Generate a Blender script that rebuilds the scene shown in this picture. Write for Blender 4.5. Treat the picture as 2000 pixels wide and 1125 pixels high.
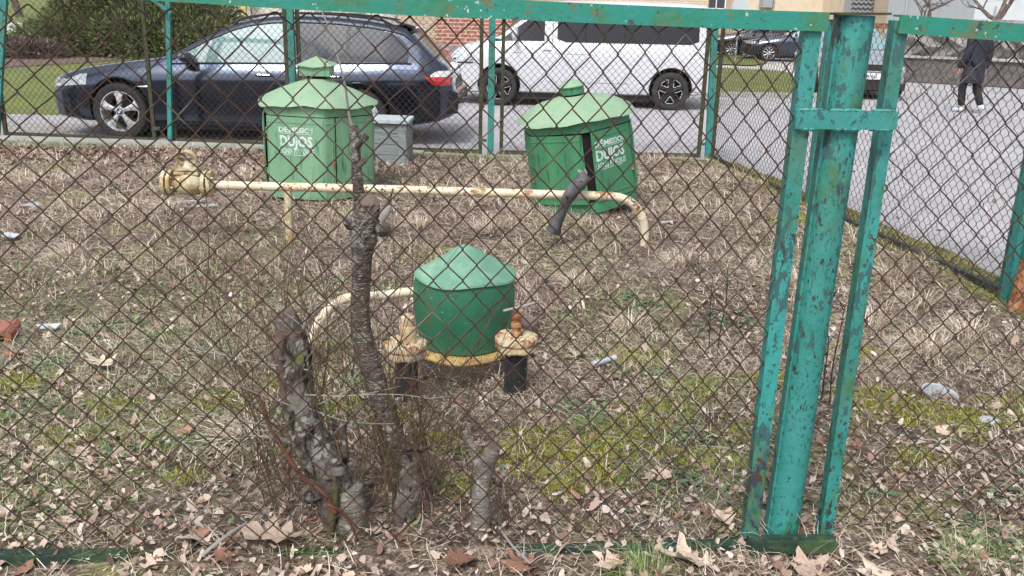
import bpy, bmesh, math, random
import numpy as np
from mathutils import Vector, Matrix, Euler, noise
random.seed(7)
RNG = np.random.default_rng(11)
PI = math.pi
for o in list(bpy.data.objects): bpy.data.objects.remove(o)
scene = bpy.context.scene
COL = scene.collection

# ------------------------------------------------------------------ camera
CAM_H, PITCH, ROLL, FPX = 1.5, math.radians(17.0), math.radians(1.4), 1760.0
F = Vector((0, math.cos(PITCH), -math.sin(PITCH)))
U0 = Vector((0, math.sin(PITCH), math.cos(PITCH)))
R0 = Vector((1, 0, 0))
CR = R0*math.cos(ROLL) + U0*math.sin(ROLL)
CU = U0*math.cos(ROLL) - R0*math.sin(ROLL)
CP = Vector((0, 0, CAM_H))
cam = bpy.data.cameras.new('camera')
cam.sensor_width = 36; cam.lens = FPX/2000*36
cam.clip_start = 0.05; cam.clip_end = 500
camo = bpy.data.objects.new('camera', cam); COL.objects.link(camo)
m3 = Matrix((CR, CU, -F)).transposed()
camo.matrix_world = Matrix.Translation(CP) @ m3.to_4x4()
scene.camera = camo

def ray(x, y): return F + CR*((x-1000)/FPX) - CU*((y-562.5)/FPX)
def at(x, y, Y):                       # the point that the photo's pixel shows at distance Y
    d = ray(x, y); return CP + d*(Y/d.y)
def gnd(x, y, z=0.0):                  # the point of the ground that the photo's pixel shows
    d = ray(x, y); return CP + d*((z-CAM_H)/d.z)

# ------------------------------------------------------------------ light
world = bpy.data.worlds.new("World"); scene.world = world; world.use_nodes = True
nt = world.node_tree; bg = nt.nodes['Background']
sky = nt.nodes.new('ShaderNodeTexSky'); sky.sky_type = 'NISHITA'; sky.sun_disc = False
SUN_EL, SUN_AZ = math.radians(52), math.radians(200)
sky.sun_elevation = SUN_EL; sky.sun_rotation = SUN_AZ
sky.air_density = 1.0; sky.dust_density = 3.0; sky.ozone_density = 1.0
hs = nt.nodes.new('ShaderNodeHueSaturation'); hs.inputs['Saturation'].default_value = 0.32
nt.links.new(sky.outputs[0], hs.inputs['Color']); nt.links.new(hs.outputs[0], bg.inputs['Color'])
bg.inputs['Strength'].default_value = 0.14
sl = bpy.data.lights.new('sun', 'SUN'); sl.energy = 1.5; sl.angle = math.radians(16); sl.color = (1, .97, .93)
so = bpy.data.objects.new('sun', sl); COL.objects.link(so)
sd = Vector((math.sin(SUN_AZ)*math.cos(SUN_EL), math.cos(SUN_AZ)*math.cos(SUN_EL), math.sin(SUN_EL)))
so.rotation_euler = sd.to_track_quat('Z', 'Y').to_euler(); so.location = (0, 0, 30)
scene.view_settings.view_transform = 'Standard'; scene.view_settings.look = 'None'
scene.view_settings.exposure = 0.68; scene.view_settings.gamma = 1
scene.cycles.max_bounces = 6; scene.cycles.transparent_max_bounces = 12

# ------------------------------------------------------------------ materials
def C4(c): return (c[0], c[1], c[2], 1)
MATS = {}
def mat(name, base, rough=0.6, metal=0.0, layers=(), bump=None, coat=0.0, spec=0.5, island=None, coords='Object', alpha=None, hv=None):
    """procedural surface: base colour, noise-thresholded layers (scale, lo, hi, colour, detail, stretch), noise bump (scale, strength, stretch)"""
    if name in MATS: return MATS[name]
    m = bpy.data.materials.new(name); m.use_nodes = True
    t = m.node_tree; b = t.nodes['Principled BSDF']; L = t.links
    tc = t.nodes.new('ShaderNodeTexCoord')
    def vec(st):
        if st is None: return tc.outputs[coords]
        mp = t.nodes.new('ShaderNodeMapping'); mp.inputs['Scale'].default_value = st
        L.new(tc.outputs[coords], mp.inputs['Vector']); return mp.outputs[0]
    def nz_(sc, det, st, rg=.55):
        n = t.nodes.new('ShaderNodeTexNoise'); n.inputs['Scale'].default_value = sc
        n.inputs['Detail'].default_value = det; n.inputs['Roughness'].default_value = rg
        L.new(vec(st), n.inputs['Vector']); return n.outputs[0]
    col = None
    if island:
        g = t.nodes.new('ShaderNodeNewGeometry'); r = t.nodes.new('ShaderNodeValToRGB')
        els = r.color_ramp.elements
        for i, (p, c) in enumerate(island):
            e = els[i] if i < 2 else els.new(p)
            e.position = p; e.color = C4(c)
        L.new(g.outputs['Random Per Island'], r.inputs[0]); col = r.outputs[0]
    for ly in layers:
        sc, lo, hi, c = ly[:4]; det = ly[4] if len(ly) > 4 else 4; st = ly[5] if len(ly) > 5 else None
        rg = t.nodes.new('ShaderNodeMapRange'); rg.inputs['From Min'].default_value = lo; rg.inputs['From Max'].default_value = hi
        val = nz_(sc, det, st, .62)
        if len(ly) > 6:      # (cluster scale, weight): gathers the marks into patches
            ma = t.nodes.new('ShaderNodeMath'); ma.operation = 'MULTIPLY_ADD'; ma.inputs[1].default_value = ly[6][1]
            L.new(nz_(ly[6][0], 3, None), ma.inputs[0]); mb = t.nodes.new('ShaderNodeMath'); mb.operation = 'SUBTRACT'; mb.inputs[1].default_value = .5*ly[6][1]
            L.new(val, ma.inputs[2]); L.new(ma.outputs[0], mb.inputs[0]); val = mb.outputs[0]
        L.new(val, rg.inputs['Value'])
        mx = t.nodes.new('ShaderNodeMix'); mx.data_type = 'RGBA'
        if col is None: mx.inputs[6].default_value = C4(base)
        else: L.new(col, mx.inputs[6])
        mx.inputs[7].default_value = C4(c); L.new(rg.outputs[0], mx.inputs[0]); col = mx.outputs[2]
    if hv:
        oi = t.nodes.new('ShaderNodeObjectInfo'); h = t.nodes.new('ShaderNodeHueSaturation')
        rg = t.nodes.new('ShaderNodeMapRange'); rg.inputs['To Min'].default_value = 1-hv; rg.inputs['To Max'].default_value = 1+hv
        L.new(oi.outputs['Random'], rg.inputs['Value']); L.new(rg.outputs[0], h.inputs['Value'])
        if col is None: h.inputs['Color'].default_value = C4(base)
        else: L.new(col, h.inputs['Color'])
        col = h.outputs[0]
    if col is None: b.inputs['Base Color'].default_value = C4(base)
    else: L.new(col, b.inputs['Base Color'])
    b.inputs['Roughness'].default_value = rough; b.inputs['Metallic'].default_value = metal
    b.inputs['Coat Weight'].default_value = coat; b.inputs['Coat Roughness'].default_value = .03
    b.inputs['Specular IOR Level'].default_value = spec
    if bump:
        bp = t.nodes.new('ShaderNodeBump'); bp.inputs['Strength'].default_value = bump[1]
        bp.inputs['Distance'].default_value = bump[3] if len(bump) > 3 else 0.01
        L.new(nz_(bump[0], 5, bump[2] if len(bump) > 2 else None), bp.inputs['Height']); L.new(bp.outputs[0], b.inputs['Normal'])
    MATS[name] = m; return m

M = {}
M['teal'] = mat('teal_paint', (.035, .225, .21), .55, layers=[
    (3.5, .45, .7, (.012, .17, .13), 4), (7, .5, .7, (.03, .27, .25), 5, (1, 1, .35)), (9, .56, .70, (.05, .14, .05), 5, (1.5, 1.5, .5)), (2.2, .50, .72, (.065, .12, .045), 4), (90, .60, .64, (.015, .12, .10), 2, (1, 1, .6)),
    (38, .60, .62, (.03, .10, .10), 3, (1, 1, .4), (3, .7)), (24, .65, .665, (.035, .042, .05), 6, (1, 1, .45), (2.3, .5)), (75, .64, .66, (.03, .04, .04), 3, (1, 1, .5), (4, .6)), (45, .69, .71, (.07, .035, .02), 4, (1, 1, .6), (3.1, .6))],
    bump=(45, .8, (1, 1, .5), .006))
M['teal_rail'] = mat('teal_paint_mossy', (.014, .21, .165), .6, layers=[
    (3, .45, .7, (.02, .17, .09), 4), (8, .54, .68, (.05, .15, .05), 5), (22, .60, .66, (.10, .14, .07), 4), (60, .69, .70, (.4, .45, .4), 2), (34, .65, .67, (.05, .055, .05), 3)],
    bump=(50, .6, None, .004))
M['green_plate'] = mat('dark_green_plate', (.012, .036, .024), .7, layers=[(12, .45, .65, (.05, .10, .03), 4), (40, .58, .64, (.06, .06, .04), 3)], bump=(50, .5, None, .004))
M['mossy_iron'] = mat('mossy_iron', (.035, .034, .02), .8, layers=[(18, .48, .66, (.055, .075, .02), 4), (30, .55, .65, (.10, .055, .03), 4)], bump=(60, .6, None, .004))
M['wire'] = mat('rusty_wire', (.050, .031, .025), .8, spec=.25, layers=[(20, .50, .70, (.095, .046, .03), 4), (4, .50, .62, (.055, .048, .032), 3), (3, .56, .66, (.16, .14, .12), 3)])
M['wire_far'] = mat('dark_wire', (.040, .034, .030), .75, layers=[(6, .45, .65, (.07, .04, .03), 3)])
M['cab_faded'] = mat('faded_green_paint', (.14, .29, .17), .6, layers=[
    (2.5, .42, .7, (.19, .36, .23), 4, (3, 3, .6)), (5, .52, .72, (.17, .30, .17), 5, (3, 3, .5)), (14, .60, .68, (.05, .17, .09), 4, (2, 2, .3)), (50, .68, .70, (.09, .06, .04), 2)], bump=(30, .3, None, .004))
M['cab_green'] = mat('green_paint', (.05, .20, .105), .5, layers=[
    (3, .45, .7, (.06, .26, .12), 4, (3, 3, .5)), (6, .57, .72, (.13, .18, .035), 5, (4, 4, .3)), (14, .58, .68, (.02, .10, .05), 4, (2, 2, .3)), (50, .68, .70, (.09, .06, .04), 2)], bump=(30, .3, None, .004))
M['roof_mint'] = mat('chalky_mint_roof', (.24, .36, .24), .7, layers=[
    (60, .50, .62, (.19, .34, .21), 3), (7, .5, .7, (.30, .38, .24), 4), (25, .62, .70, (.16, .27, .14), 4)], bump=(70, .5, None, .003))
M['small_roof'] = mat('weathered_green_roof', (.12, .27, .19), .65, layers=[(9, .45, .65, (.22, .37, .28), 4), (45, .58, .64, (.13, .33, .19), 3), (13, .64, .72, (.30, .36, .22), 4)], bump=(60, .4, None, .003))
M['small_body'] = mat('bottle_green_paint', (.020, .135, .072), .5, layers=[(3, .45, .7, (.032, .19, .11), 4), (9, .56, .70, (.05, .12, .06), 5, (1, 1, .4)), (70, .68, .70, (.2, .35, .25), 2), (12, .64, .74, (.02, .09, .045), 4)])
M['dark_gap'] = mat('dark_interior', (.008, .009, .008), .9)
M['cream'] = mat('cream_pipe_paint', (.64, .56, .42), .5, layers=[(5, .50, .72, (.58, .43, .20), 4), (11, .54, .66, (.70, .65, .54), 4), (14, .57, .65, (.30, .17, .08), 6, None, (3, .5)), (40, .62, .65, (.10, .05, .03), 4, None, (3, .6))], bump=(35, .4, None, .004))
M['valve'] = mat('peeling_yellow_paint', (.46, .39, .25), .6, layers=[(8, .45, .6, (.34, .23, .09), 4), (22, .50, .58, (.53, .48, .35), 4), (26, .58, .64, (.17, .09, .04), 5)], bump=(60, .4, None, .003))
M['flange'] = mat('rusted_yellow_flange', (.56, .46, .30), .7, layers=[(18, .47, .60, (.46, .30, .15), 6), (30, .52, .62, (.62, .56, .43), 5), (26, .55, .61, (.24, .10, .05), 6, None, (7, .5)), (14, .60, .68, (.22, .21, .10), 5)], bump=(60, .5, None, .003))
M['ring'] = mat('yellow_ring_paint', (.52, .37, .15), .65, layers=[(12, .46, .62, (.34, .21, .08), 5), (26, .55, .62, (.16, .08, .04), 6), (40, .6, .66, (.55, .48, .33), 4)], bump=(30, .4, None, .004))
M['bitumen'] = mat('black_bitumen', (.018, .019, .022), .6, layers=[(14, .55, .66, (.06, .065, .075), 4), (25, .66, .70, (.3, .3, .3), 4, (1, 1, 2))], bump=(25, .7, None, .008))
M['rust'] = mat('rust', (.22, .075, .03), .85, layers=[(20, .45, .6, (.42, .24, .12), 4), (30, .55, .65, (.10, .04, .02), 4)], bump=(60, .6, None, .004))
M['grey_wood'] = mat('weathered_grey_wood', (.18, .21, .215), .8, layers=[(6, .45, .65, (.27, .30, .30), 4, (1, 1, 9)), (20, .55, .68, (.10, .12, .12), 4, (1, 1, 8))], bump=(20, .5, (1, 1, 8), .004))
M['lid_wood'] = mat('pale_lid_wood', (.42, .48, .50), .8, layers=[(10, .5, .65, (.30, .34, .35), 4)])
M['char'] = mat('charcoal_bark', (.055, .055, .058), .75, layers=[(9, .48, .62, (.12, .12, .13), 4), (18, .58, .68, (.015, .015, .015), 4)], bump=(22, .9, (2, 2, .6), .01))
M['bark'] = mat('lichened_bark', (.115, .092, .078), .9, layers=[
    (13, .48, .60, (.20, .185, .165), 6), (6, .52, .62, (.040, .028, .025), 5), (34, .55, .60, (.30, .305, .27), 5, None, (6, .6)), (10, .60, .68, (.13, .15, .05), 4), (30, .55, .60, (.022, .015, .013), 5, (1, 1, .35))], bump=(60, 1.0, (1, 1, .5), .02))
M['bark_smooth'] = mat('smooth_grey_bark', (.095, .072, .060), .8, layers=[(7, .5, .62, (.055, .04, .034), 5), (70, .57, .61, (.34, .30, .27), 3, (1, 1, 4)), (22, .58, .64, (.24, .24, .21), 5, None, (5, .5)), (30, .58, .62, (.03, .02, .018), 5, (1, 1, 4))], bump=(50, .9, (1, 1, 3), .012))
M['bark_pale'] = mat('pale_stump_bark', (.22, .20, .17), .85, layers=[(9, .47, .6, (.13, .11, .09), 5), (30, .56, .62, (.36, .35, .32), 5), (12, .6, .68, (.15, .17, .08), 4)], bump=(50, .9, (1, 1, 3), .012))
M['cut'] = mat('weathered_cut_wood', (.10, .068, .058), .85, layers=[(18, .45, .62, (.17, .12, .10), 5), (8, .55, .7, (.07, .05, .045), 3)], bump=(30, .5, None, .004))
M['twig'] = mat('brown_twig', (.085, .05, .036), .7, layers=[(8, .45, .65, (.14, .09, .05), 3)])
M['twig_olive'] = mat('olive_twig', (.085, .078, .032), .7, layers=[(8, .45, .65, (.12, .09, .045), 3)])
M['twig_red'] = mat('reddish_twig', (.15, .055, .032), .6, layers=[(8, .45, .65, (.10, .05, .03), 3)])
M['twig_grey'] = mat('grey_dead_twig', (.30, .28, .26), .8)
M['asphalt'] = mat('pale_asphalt', (.38, .37, .39), .85, layers=[(1.1, .42, .7, (.44, .43, .45), 5), (60, .5, .75, (.27, .265, .275), 3), (.5, .53, .66, (.31, .30, .31), 6)], bump=(160, .4, None, .01))
M['concrete'] = mat('kerb_concrete', (.36, .35, .325), .85, layers=[(5, .45, .7, (.27, .26, .24), 4), (40, .55, .7, (.42, .41, .39), 3), (3, .6, .72, (.16, .19, .08), 5)], bump=(60, .4, None, .004))
M['soil'] = mat('litter_soil', (.085, .060, .045), .95, layers=[(5, .45, .62, (.18, .135, .10), 6), (1.2, .55, .65, (.17, .18, .05), 6), (28, .52, .64, (.40, .32, .25), 4), (16, .60, .68, (.045, .033, .026), 5)], bump=(40, 1, None, .03), coords='Object')
M['soil_gap_shade'] = mat('soil_with_gap_shade', (.028, .02, .016), .95, layers=[(20, .5, .65, (.06, .045, .035), 5)], bump=(40, 1, None, .02))  # soil colour darkened to paint in the shade under the drum ring
M['lawn'] = mat('lawn_green', (.13, .17, .04), .95, layers=[(.9, .42, .62, (.19, .22, .055), 6), (2.5, .52, .66, (.22, .19, .10), 6), (9, .5, .7, (.09, .13, .035), 5), (45, .5, .7, (.22, .24, .09), 4)], bump=(50, 1, None, .03))
M['mulch'] = mat('brown_mulch', (.13, .09, .07), .95, layers=[(18, .45, .62, (.24, .18, .15), 5), (9, .55, .68, (.06, .045, .035), 4)], bump=(30, 1, None, .03))
M['path'] = mat('pale_path', (.5, .49, .47), .9, layers=[(3, .45, .65, (.42, .41, .39), 4)])
M['straw'] = mat('straw', (.4, .3, .2), .8, island=[(0, (.08, .05, .033)), (.22, (.29, .21, .145)), (.5, (.53, .42, .32)), (.75, (.70, .60, .49)), (.93, (.82, .75, .64)), (1, (.36, .36, .18))])
M['straw_brown'] = mat('brown_straw', (.3, .2, .15), .85, island=[(0, (.07, .045, .035)), (.25, (.24, .165, .13)), (.55, (.44, .33, .27)), (.85, (.60, .49, .41)), (1, (.74, .64, .55))])
M['straw_dark'] = mat('dead_stems', (.2, .1, .1), .85, island=[(0, (.06, .04, .03)), (.35, (.15, .09, .07)), (.7, (.27, .17, .14)), (1, (.44, .33, .28))])
M['greens'] = mat('green_blades', (.1, .2, .05), .6, island=[(0, (.055, .115, .025)), (.4, (.12, .20, .05)), (.75, (.22, .28, .09)), (1, (.40, .42, .22))])
M['herb'] = mat('ground_herbs', (.1, .2, .05), .6, island=[(0, (.045, .085, .055)), (.35, (.08, .14, .075)), (.7, (.14, .22, .08)), (1, (.22, .30, .13))])
M['moss'] = mat('moss_tufts', (.1, .2, .05), .9, island=[(0, (.12, .13, .015)), (.5, (.28, .29, .04)), (1, (.46, .46, .09))])
LEAFRAMP = [(0, (.05, .03, .022)), (.18, (.15, .088, .066)), (.36, (.30, .20, .155)), (.56, (.46, .35, .29)), (.76, (.53, .43, .365)), (.92, (.64, .56, .49)), (1, (.24, .10, .05))]
M['litter_far'] = mat('far_litter', (.3, .2, .15), .8, island=[(0, (.06, .036, .03)), (.4, (.19, .115, .09)), (.75, (.33, .225, .18)), (1, (.46, .36, .30))])
M['litter'] = mat('litter_leaves', (.3, .2, .15), .75, island=LEAFRAMP, layers=[(30, .6, .72, (.14, .09, .06), 4)])
M['leaf_tan'] = mat('dry_leaf_tan', (.56, .43, .34), .65, layers=[(16, .5, .68, (.40, .27, .20), 4), (45, .64, .68, (.20, .12, .08), 3)], bump=(40, .4, None, .003), hv=.22)
M['leaf_pale'] = mat('dry_leaf_pale', (.60, .50, .40), .65, layers=[(16, .5, .68, (.52, .40, .31), 4), (45, .66, .70, (.2, .14, .1), 3)], bump=(40, .4, None, .003), hv=.15)
M['leaf_brown'] = mat('dry_leaf_brown', (.25, .13, .085), .6, layers=[(16, .5, .68, (.34, .20, .14), 4), (40, .62, .68, (.10, .05, .03), 3)], bump=(40, .4, None, .003), hv=.25)
M['glass'] = mat('car_glass', (.012, .015, .02), .06, spec=.35)
M['glass_tint'] = mat('tinted_glass', (.040, .048, .064), .15, spec=.4)
M['glass_cyan'] = mat('green_tint_glass', (.21, .33, .34), .08, spec=.8, coat=1)
M['paint_navy'] = mat('navy_metallic_paint', (.050, .066, .105), .22, .9, coat=1)
M['paint_black'] = mat('black_car_paint', (.05, .055, .07), .2, .9, coat=1)
M['paint_white'] = mat('white_car_paint', (.56, .57, .61), .35, coat=.7)
M['paint_silver'] = mat('silver_car_paint', (.45, .47, .5), .25, .6, coat=1)
M['trim'] = mat('black_trim', (.012, .012, .013), .45)
M['tyre'] = mat('tyre_rubber', (.022, .022, .024), .8, layers=[(9, .5, .7, (.045, .043, .042), 4)], bump=(60, .4, None, .004))
M['alloy'] = mat('silver_alloy', (.62, .63, .65), .32, .6)
M['alloy_dark'] = mat('dark_alloy', (.02, .02, .022), .35, .4)
M['chrome'] = mat('chrome', (.8, .8, .82), .12, 1)
M['lamp_clear'] = mat('clear_headlight', (.50, .55, .60), .08, .3, coat=1)
M['lamp_red'] = mat('red_lens', (.62, .015, .025), .15, coat=1)
M['lamp_white'] = mat('white_lens', (.75, .72, .75), .15, coat=1)
M['plate'] = mat('white_plate', (.8, .8, .8), .5)
M['ink'] = mat('black_ink', (.01, .01, .01), .6)
M['stencil'] = mat('white_stencil_paint', (.52, .64, .60), .7, layers=[(30, .57, .66, (.22, .40, .28), 5), (9, .60, .68, (.16, .34, .22), 5)])
M['brick_dull'] = mat('dull_brick', (.24, .17, .15), .85, layers=[(14, .5, .65, (.16, .12, .11), 4)], bump=(40, .5, None, .005))
M['brick_hole'] = mat('red_brick', (.33, .12, .075), .85, layers=[(14, .5, .65, (.22, .08, .05), 4), (30, .6, .7, (.42, .24, .17), 3)], bump=(40, .5, None, .005))
M['plastic_white'] = mat('white_plastic', (.42, .45, .48), .4, layers=[(20, .6, .7, (.45, .46, .45), 3)])
M['plastic_pink'] = mat('lilac_plastic', (.62, .50, .60), .4)
M['coat'] = mat('navy_coat', (.014, .018, .035), .7, bump=(20, .5, None, .01))
M['trousers'] = mat('black_trousers', (.008, .009, .012), .8)
M['skin'] = mat('skin', (.50, .27, .20), .55)
M['hair'] = mat('dark_hair', (.02, .014, .01), .7)
M['shoe'] = mat('pale_sneaker', (.55, .62, .66), .6)
M['green_plastic'] = mat('green_plastic', (.02, .33, .22), .5)
M['yellow_paint'] = mat('yellow_post_paint', (.55, .42, .16), .6)
M['galv'] = mat('galvanised_steel', (.38, .41, .44), .5, .5)
M['sign_back'] = mat('grey_sign_back', (.46, .50, .54), .6)
M['plaster'] = mat('pale_plaster', (.52, .55, .56), .9, layers=[(2, .45, .7, (.47, .50, .51), 4)])
M['beige'] = mat('beige_render', (.62, .53, .40), .9, layers=[(3, .45, .7, (.55, .46, .34), 4)])
M['white_wall'] = mat('white_concrete', (.60, .58, .55), .9, layers=[(2, .45, .7, (.50, .48, .45), 5)])
M['grey_wall'] = mat('dark_grey_wall', (.105, .095, .095), .9, layers=[(2, .4, .65, (.15, .135, .13), 6, (1, 1, 3)), (6, .55, .7, (.06, .055, .055), 4)], bump=(20, .4))
M['stone_rel'] = mat('grey_relief_concrete', (.22, .205, .20), .9, layers=[(4, .45, .65, (.30, .285, .275), 4), (12, .55, .7, (.13, .12, .115), 4)], bump=(30, .5))
M['needle'] = mat('juniper_needles', (.05, .09, .03), .8, island=[(0, (.04, .06, .025)), (.45, (.10, .135, .045)), (.8, (.17, .20, .07)), (1, (.26, .25, .12))])
M['bush_brown'] = mat('bare_brush', (.14, .10, .08), .9, island=[(0, (.07, .05, .04)), (.6, (.15, .11, .09)), (1, (.25, .21, .17))])
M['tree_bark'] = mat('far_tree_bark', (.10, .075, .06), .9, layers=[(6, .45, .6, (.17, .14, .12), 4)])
M['win_dark'] = mat('window_glass', (.05, .055, .06), .15)
M['frame_white'] = mat('white_frame', (.72, .72, .72), .6)

def brick(name, c1, c2, mortar, sc=1.0):
    m = bpy.data.materials.new(name); m.use_nodes = True; t = m.node_tree; b = t.nodes['Principled BSDF']
    tc = t.nodes.new('ShaderNodeTexCoord'); mp = t.nodes.new('ShaderNodeMapping'); mp.inputs['Rotation'].default_value = (PI/2, 0, 0)
    t.links.new(tc.outputs['Object'], mp.inputs['Vector'])
    k = t.nodes.new('ShaderNodeTexBrick'); k.inputs['Scale'].default_value = 1
    k.inputs['Brick Width'].default_value = .25*sc; k.inputs['Row Height'].default_value = .077*sc; k.inputs['Mortar Size'].default_value = .011*sc
    k.inputs['Color1'].default_value = C4(c1); k.inputs['Color2'].default_value = C4(c2); k.inputs['Mortar'].default_value = C4(mortar)
    t.links.new(mp.outputs[0], k.inputs['Vector']); t.links.new(k.outputs['Color'], b.inputs['Base Color']); b.inputs['Roughness'].default_value = .9
    M[name] = m
brick('beige_brick', (.60, .50, .36), (.53, .43, .30), (.34, .29, .23))
brick('red_brick_wall', (.35, .13, .09), (.28, .10, .07), (.50, .40, .33), 1.5)
brick('tan_brick', (.36, .24, .16), (.44, .32, .22), (.42, .36, .29))

# ------------------------------------------------------------------ object helpers
ORG = {}
def tag(o, label=None, cat=None, group=None, kind=None):
    if label: o['label'] = label
    if cat: o['category'] = cat
    if group: o['group'] = group
    if kind: o['kind'] = kind
    return o
def thing(name, label, cat, loc=(0, 0, 0), rz=0, group=None, rot=None):
    o = bpy.data.objects.new(name, None); COL.objects.link(o); o.empty_display_size = .1
    o.location = loc; o.rotation_euler = rot or (0, 0, rz)
    ORG[o.name] = Vector(loc)
    return tag(o, label, cat, group)
class MB:
    def __init__(s): s.v = []; s.f = []; s.mi = []; s.cur = 0
    def add(s, vs, fs):
        n = len(s.v); s.v += [tuple(v) for v in vs]; s.f += [tuple(i+n for i in f) for f in fs]; s.mi += [s.cur]*len(fs); return s
    def box(s, c, d, R=None):
        x, y, z = d[0]/2, d[1]/2, d[2]/2; c = Vector(c)
        vs = [Vector((a*x, b*y, e*z)) for a in (-1, 1) for b in (-1, 1) for e in (-1, 1)]
        if R is not None: vs = [R @ v for v in vs]
        return s.add([v+c for v in vs], [(0, 1, 3, 2), (4, 6, 7, 5), (0, 4, 5, 1), (2, 3, 7, 6), (0, 2, 6, 4), (1, 5, 7, 3)])
    def bar(s, a, b, w, d, up=(0, 1, 0)):
        """rectangular bar from a to b; w across, d along 'up'"""
        a, b = Vector(a), Vector(b); ax = (b-a).normalized(); u = Vector(up); u = (u-ax*u.dot(ax)).normalized(); r = ax.cross(u)
        vs = [p + r*(i*w/2) + u*(j*d/2) for p in (a, b) for i, j in ((-1, -1), (1, -1), (1, 1), (-1, 1))]
        return s.add(vs, [(3, 2, 1, 0), (4, 5, 6, 7), (0, 1, 5, 4), (1, 2, 6, 5), (2, 3, 7, 6), (3, 0, 4, 7)])
    def tube(s, pts, rad, n=8, caps=True, jit=0.0, seed=0):
        rr = random.Random(seed); pts = [Vector(p) for p in pts]
        if not hasattr(rad, '__len__'): rad = [rad]*len(pts)
        vs = []; prev = None
        for i, p in enumerate(pts):
            d = (pts[min(i+1, len(pts)-1)] - pts[max(i-1, 0)])
            if d.length < 1e-9: d = Vector((0, 0, 1))
            d.normalize()
            if prev is None:
                u = Vector((0, 1, 0)) if abs(d.y) < .9 else Vector((1, 0, 0))
            else: u = prev
            u = (u - d*u.dot(d)).normalized(); prev = u; w = d.cross(u)
            for k in range(n):
                a = 2*PI*k/n; r = rad[i]*(1 + jit*rr.uniform(-1, 1))
                vs.append(p + u*(math.cos(a)*r) + w*(math.sin(a)*r))
        fs = [(i*n+k, i*n+(k+1) % n, (i+1)*n+(k+1) % n, (i+1)*n+k) for i in range(len(pts)-1) for k in range(n)]
        if caps: fs += [tuple(range(n))[::-1], tuple((len(pts)-1)*n+k for k in range(n))]
        return s.add(vs, fs)
    def lathe(s, prof, n=32, c=(0, 0, 0), axis='z', a0=0.0, a1=2*PI, wob=None):
        full = abs(a1-a0-2*PI) < 1e-6; m = n if full else n+1; vs = []
        for (r, z) in prof:
            for k in range(m):
                a = a0+(a1-a0)*k/n; rr = r; zz = z
                if wob: rr, zz = wob(r, z, a)
                p = Vector((rr*math.cos(a), rr*math.sin(a), zz))
                if axis == 'y': p = Vector((p.x, p.z, p.y))
                if axis == 'x': p = Vector((p.z, p.x, p.y))
                vs.append(p+Vector(c))
        fs = []
        for i in range(len(prof)-1):
            for k in range(n if full else n):
                k2 = (k+1) % m
                fs.append((i*m+k, i*m+k2, (i+1)*m+k2, (i+1)*m+k))
        return s.add(vs, fs)
    def prism(s, poly, y0, y1, plane='xz'):
        n = len(poly)
        def P(a, b, y): return {'xz': (a, y, b), 'xy': (a, b, y), 'yz': (y, a, b)}[plane]
        vs = [P(a, b, y0) for a, b in poly]+[P(a, b, y1) for a, b in poly]
        fs = [tuple(range(n)), tuple(range(n, 2*n))[::-1]]+[(i, i+n, (i+1) % n+n, (i+1) % n) for i in range(n)]
        return s.add(vs, fs)
    def build(s, name, m, parent=None, smooth=False, world=True, loc=None, sharp=35):
        me = bpy.data.meshes.new(name)
        off = Vector((0, 0, 0))
        if parent is not None and world and parent.name in ORG: off = ORG[parent.name]
        if loc is not None: off = Vector(loc)
        me.from_pydata([(v[0]-off.x, v[1]-off.y, v[2]-off.z) for v in s.v], [], s.f)
        ms = m if isinstance(m, (list, tuple)) else [m]
        for q in ms: me.materials.append(q)
        if len(ms) > 1: me.polygons.foreach_set('material_index', s.mi)
        me.validate(); 
        if smooth:
            me.polygons.foreach_set('use_smooth', [True]*len(me.polygons)); me.set_sharp_from_angle(angle=math.radians(sharp))
        me.update()
        bm = bmesh.new(); bm.from_mesh(me); bmesh.ops.recalc_face_normals(bm, faces=bm.faces); bm.to_mesh(me); bm.free()
        o = bpy.data.objects.new(name, me); COL.objects.link(o)
        if parent is not None: o.parent = parent
        if loc is not None: o.location = loc; ORG[o.name] = Vector(loc)
        elif parent is not None: ORG[o.name] = ORG.get(parent.name, Vector((0, 0, 0)))
        return o
def npmesh(name, verts, faces_flat, loop_total, m, parent=None):
    me = bpy.data.meshes.new(name); nv = len(verts)
    me.vertices.add(nv); me.vertices.foreach_set('co', verts.astype(np.float32).ravel())
    me.loops.add(len(faces_flat)); me.loops.foreach_set('vertex_index', faces_flat.astype(np.int32))
    me.polygons.add(len(loop_total)); ls = np.concatenate([[0], np.cumsum(loop_total)[:-1]])
    me.polygons.foreach_set('loop_start', ls.astype(np.int32)); me.polygons.foreach_set('loop_total', loop_total.astype(np.int32))
    me.materials.append(m); me.update(calc_edges=True)
    o = bpy.data.objects.new(name, me); COL.objects.link(o)
    if parent is not None: o.parent = parent
    return o
def spline(pts, n=6):
    """Catmull-Rom through tuples"""
    P = [np.array(p, float) for p in pts]; out = []
    for i in range(len(P)-1):
        p0 = P[max(i-1, 0)]; p1 = P[i]; p2 = P[i+1]; p3 = P[min(i+2, len(P)-1)]
        for k in range(n):
            t = k/n
            out.append(.5*((2*p1)+(-p0+p2)*t+(2*p0-5*p1+4*p2-p3)*t*t+(-p0+3*p1-3*p2+p3)*t**3))
    out.append(P[-1]); return out
def lerpt(tab, x):
    if x <= tab[0][0]: return tab[0][1]
    for (a, p), (b, q) in zip(tab, tab[1:]):
        if x <= b: return p+(q-p)*(x-a)/(b-a)
    return tab[-1][1]
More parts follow.
